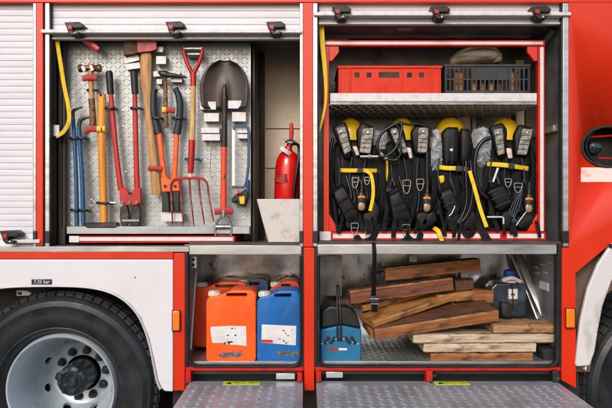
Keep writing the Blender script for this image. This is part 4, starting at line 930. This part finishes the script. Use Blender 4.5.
# ------------------------------------------------------------------ timber blocks
w_edge = woodmat('scuffed pale timber edge', (182,132,82), (136,88,50), (92,60,38))
def block(L_, R_, h, d, m, lab, roll=0, top=None, edge=None, notch=0, name='timber_block', grp='timber blocks stacked in the lower right locker'):
    p0 = P(*L_); p1 = P(*R_); xa = (p1-p0); ln = xa.length; xa.normalize()
    ya = Vector((0,1,0)); ya = (ya-ya.dot(xa)*xa).normalized(); za = xa.cross(ya)
    M = Matrix((xa, ya, za)).transposed().to_4x4(); M.translation = p0
    b = MB(); rr = random.Random(int(L_[0]*7+L_[1]))
    nx = 26; nz = 3; ny = 3
    # subdivided slab with slightly bruised edges
    prof = [(0,0),(d,0),(d,h),(0,h)]
    rings = []
    for i in range(nx+1):
        x = ln*i/nx; row = []
        for (py_, pz_) in ((.005,0),(d-.004,0),(d,.004),(d,h-.004),(d-.004,h),(d*.5,h),(.006,h),(0,h-.006),(0,h*.5),(0,.005)):
            j = rr.gauss(0,.0009)
            if pz_ >= h-.005 and py_ < .01 and rr.random() < .12: j -= .003
            row.append(b.bm.verts.new((x+(rr.gauss(0,.0015) if i in (0,nx) else 0), py_+rr.gauss(0,.0008), pz_+j)))
        rings.append(row)
    for A, B in zip(rings, rings[1:]):
        er = True
        for j in range(10): b._f([A[j],A[(j+1)%10],B[(j+1)%10],B[j]], (top or m) if j in (4,5) else ((edge or m) if (j in (6,) and er) or j == 9 else m))
    b._f(rings[0], m); b._f(list(reversed(rings[-1])), m)
    bmesh.ops.recalc_face_normals(b.bm, faces=b.bm.faces)
    me = bpy.data.meshes.new(name); b.bm.to_mesh(me); b.bm.free(); [me.materials.append(q) for q in b.mats]; me.set_sharp_from_angle(angle=R(40))
    o = bpy.data.objects.new(name, me); C.objects.link(o)
    if roll: M = M@Matrix.Rotation(R(roll), 4, 'X')
    o.matrix_world = M
    return tag(o, lab, 'timber block', grp)
block((431,361.8,.07),(533,361.2,.07), 8*K(.07), .15, w_or, 'orange brown block at the very bottom of the timber stack', edge=w_edge)
block((424,352.6,.065),(536,352.4,.065), 8.6*K(.07), .17, w_grey, 'pale weathered plank second from bottom, directly on the orange brown block')
block((413.5,343.4,.06),(556.3,342.8,.075), 8.4*K(.07), .2, w_grey, 'long pale weathered plank reaching the right locker wall')
block((493.5,333.6,.075),(556,333.2,.075), 8.8*K(.08), .16, w_tan, 'short tan plank lying on right end of the long pale plank', edge=w_or)
block((375.5,340.5,.03),(499,321.5,.10), 11.5*K(.07), .27, w_or, 'wide board with worn orange front edge lying across the stack', roll=11, top=w_dk, edge=w_edge)
block((371.5,339,.09),(462,317,.17), 8.5*K(.1), .155, w_yel, 'golden board sticking out left from under the wide orange edged board', roll=13)
block((374,328,.045),(458,299.5,.235), 6*K(.12), .15, w_yel, 'golden timber board resting on the back of wide orange edged board', roll=11, edge=w_edge)
block((364,312,.17),(436,293.5,.32), 6*K(.12), .11, w_yel, 'narrow golden board directly below the red brown beam', roll=11)
block((438,304,.22),(474,300,.24), 9*K(.2), .1, w_yel, 'short golden offcut behind the wide orange edged board')
block((472,302.5,.26),(493,304,.26), 13*K(.2), .09, w_or, 'stubby orange block beside the dark canister')
block((351,304.5,.14),(454,290.5,.20), 13*K(.15), .09, w_red, 'long red brown beam under the top beam', edge=w_edge)
block((386,281,.20),(481,271,.26), 12.5*K(.2), .09, w_or, 'topmost orange brown beam of the stack', top=w_dk, edge=w_edge)
block((456,291.5,.27),(474,290,.27), 11*K(.25), .08, w_dk, 'short dark offcut under right end of the topmost beam')
block((338,309.5,.19),(362,307.5,.19), 9*K(.2), .1, w_dk, 'small dark block between blue case and hanging black strap')
block((377,286,.24),(388,284.6,.24), 14*K(.24), .08, MATS['black plastic'], 'black rubber block at left end of topmost beam', name='rubber_block', grp='rubber blocks')
# black strap with buckle
t = thing('lashing_strap', 'black lashing strap with metal buckle hanging over the timber', 'strap', P(374,312,.05))
strap(t, [(373,242,.02),(374,246,-.006),(374.5,258,-.008),(374,280,.03),(373.5,296,.06)], [3.6,3.8,4,4.4,5], web, name='webbing', th=.004)
b = MB(); b.pprism([(370,296),(378.5,296),(379,303),(370,303)], .05, .06, bgrip); b.build('buckle', t, bevel=.003)
b = MB().sweep(PT([(370,299),(379,299)],.045), .009, steel, k=0); b.sweep(PT([(370.5,304),(378,304)],.045), .007, steel, k=0); b.build('buckle_bar', t)
strap(t, [(374,303,.05),(374.5,308,.055),(374.5,312,.06)], 6, web, name='tail', th=.006)
# blue case
yq = .075
t = thing('tool_case', 'blue hard case with black top and upright handle in left corner', 'tool case', P(340,362.5,yq))
b = MB().pprism([(320.5,362.6),(361,362.6),(361.5,345),(361.5,329.5),(341,325.5),(320.3,330)], yq, yq+.2, boxblue); b.build('body', t, bevel=.008, seg=3)
b = MB().pprism([(320.5,329.2),(341,324.8),(361.3,328.8),(357,316),(350,308),(330,306),(321,312)], yq+.012, yq+.19, black); b.build('lid', t, bevel=.01, seg=3)
b = MB().sweep(PT([(337.5,338,yq-.012),(337.2,320,yq-.012),(337,298,yq+.02),(337,285,yq+.06)],yq), .009, black); b.sweep(PT([(341,338,yq-.012),(340.6,320,yq-.012),(339.6,298,yq+.02),(338.5,285,yq+.06)],yq), .009, black); b.build('handle', t)
b = MB(); 
for s_ in (-1,1):
    for dx in (0,6): b.sweep(PT([(340+s_*(5+dx),337,yq-.004),(340+s_*(10+dx*.9),343.5,yq-.004)],yq), .016, black, t=.008, k=0, sq=.6)
    for dx in (4,13,18): b.lathe([(0,-.008),(.004,-.007),(.005,0)], P(340+s_*dx,337.5+dx*.35,yq), chrome, 'Y', n=8)
b.sweep(PT([(337,338,yq-.006),(342,338,yq-.006)],yq), .03, black, t=.012, k=0, sq=.7); b.build('latch', t)
b = MB().pbox(329,348.2,338.5,350.4,yq-.0025,yq-.0005,redm); b.pbox(338.6,348.2,347,350.4,yq-.0025,yq-.0005,label); b.build('badge', t)
# canister
t = thing('canister', 'dark smoky canister with blue cap and small white tag', 'canister', P(508,312,.3))
yk = .29
b = MB().pprism([(491,318),(527,318),(527,286),(523,282.5),(496,282.5),(490.5,288)], yk, yk+.12, candk); b.build('body', t, bevel=.014, seg=4)
b = MB().lathe([(.048,Z(283,yk)),(.05,Z(281,yk)),(.03,Z(277.5,yk)),(.026,Z(275,yk))], (X(512.5,yk),yk+.045,0), lightalu, n=24); b.sweep(PT([(503,281,yk-.005),(512,278,yk-.02),(521,282,yk-.005)],yk), .02, lightalu, t=.008); b.build('collar', t)
b = MB().lathe([(.03,Z(277.5,yk)),(.032,Z(276,yk)),(.031,Z(271.5,yk)),(.012,Z(270.3,yk)),(0,Z(270,yk))], (X(512,yk),yk+.045,0), capb, n=20); b.build('cap', t, bevel=.001)
b = MB().pbox(508.5,289,517.5,299,yk-.003,yk-.0005,label); b.pbox(511,293.5,515,295.5,yk-.004,yk-.003,redm); b.build('tag_label', t)
b = MB().sweep(PT([(512,283,yk-.01),(513,300,yk-.01),(513,310,yk-.01)],yk), .006, black); b.build('cord', t)
b = MB().pad([(500,301),(511,303),(509,318),(500,316)], .2, .05, rubber); tag(b.build('rubber_boot'), 'small black rubber lump in front of the dark canister', 'rubber boot')
b = MB().pad([(537,346),(556,345),(556.5,362),(540,362)], .12, .09, rubber); tag(b.build('rubber_pad'), 'black rubber pad in the bottom right corner of locker', 'rubber pad')
# ------------------------------------------------------------------ light, sky, camera
sc = bpy.context.scene
EL, AZ = 32, -16   # sun above and slightly left of the camera, behind it
sd = bpy.data.lights.new('sun', 'SUN'); sd.energy = 1.35; sd.angle = R(24); sd.color = (1,.97,.94)
so = bpy.data.objects.new('sun', sd); C.objects.link(so)
dirv = Vector((math.sin(R(AZ))*math.cos(R(EL)), -math.cos(R(AZ))*math.cos(R(EL)), math.sin(R(EL))))
so.rotation_euler = dirv.to_track_quat('Z','Y').to_euler(); so.location = (0,-6,8)
w = bpy.data.worlds.new('World'); sc.world = w; w.use_nodes = True
nt = w.node_tree; sk = nt.nodes.new('ShaderNodeTexSky'); sk.sky_type = 'NISHITA'; sk.sun_disc = False
sk.sun_elevation = R(EL); sk.sun_rotation = math.atan2(dirv.x, dirv.y); sk.air_density = 1.0; sk.dust_density = 3.0; sk.ozone_density = 1.0
nt.links.new(sk.outputs['Color'], nt.nodes['Background'].inputs['Color']); nt.nodes['Background'].inputs['Strength'].default_value = .125
cd = bpy.data.cameras.new('camera'); co = bpy.data.objects.new('camera', cd); C.objects.link(co)
co.location = (0, -D0, CZ); co.rotation_euler = (R(90),0,0); cd.sensor_width = 36; cd.lens = 36*D0/(612*S); cd.clip_end = 200; cd.clip_start = .05
cd.dof.use_dof = True; cd.dof.focus_distance = 3.1; cd.dof.aperture_fstop = 5.6
sc.camera = co
vs = sc.view_settings; vs.view_transform = 'Standard'; vs.look = 'None'; vs.gamma = 1; vs.exposure = .26
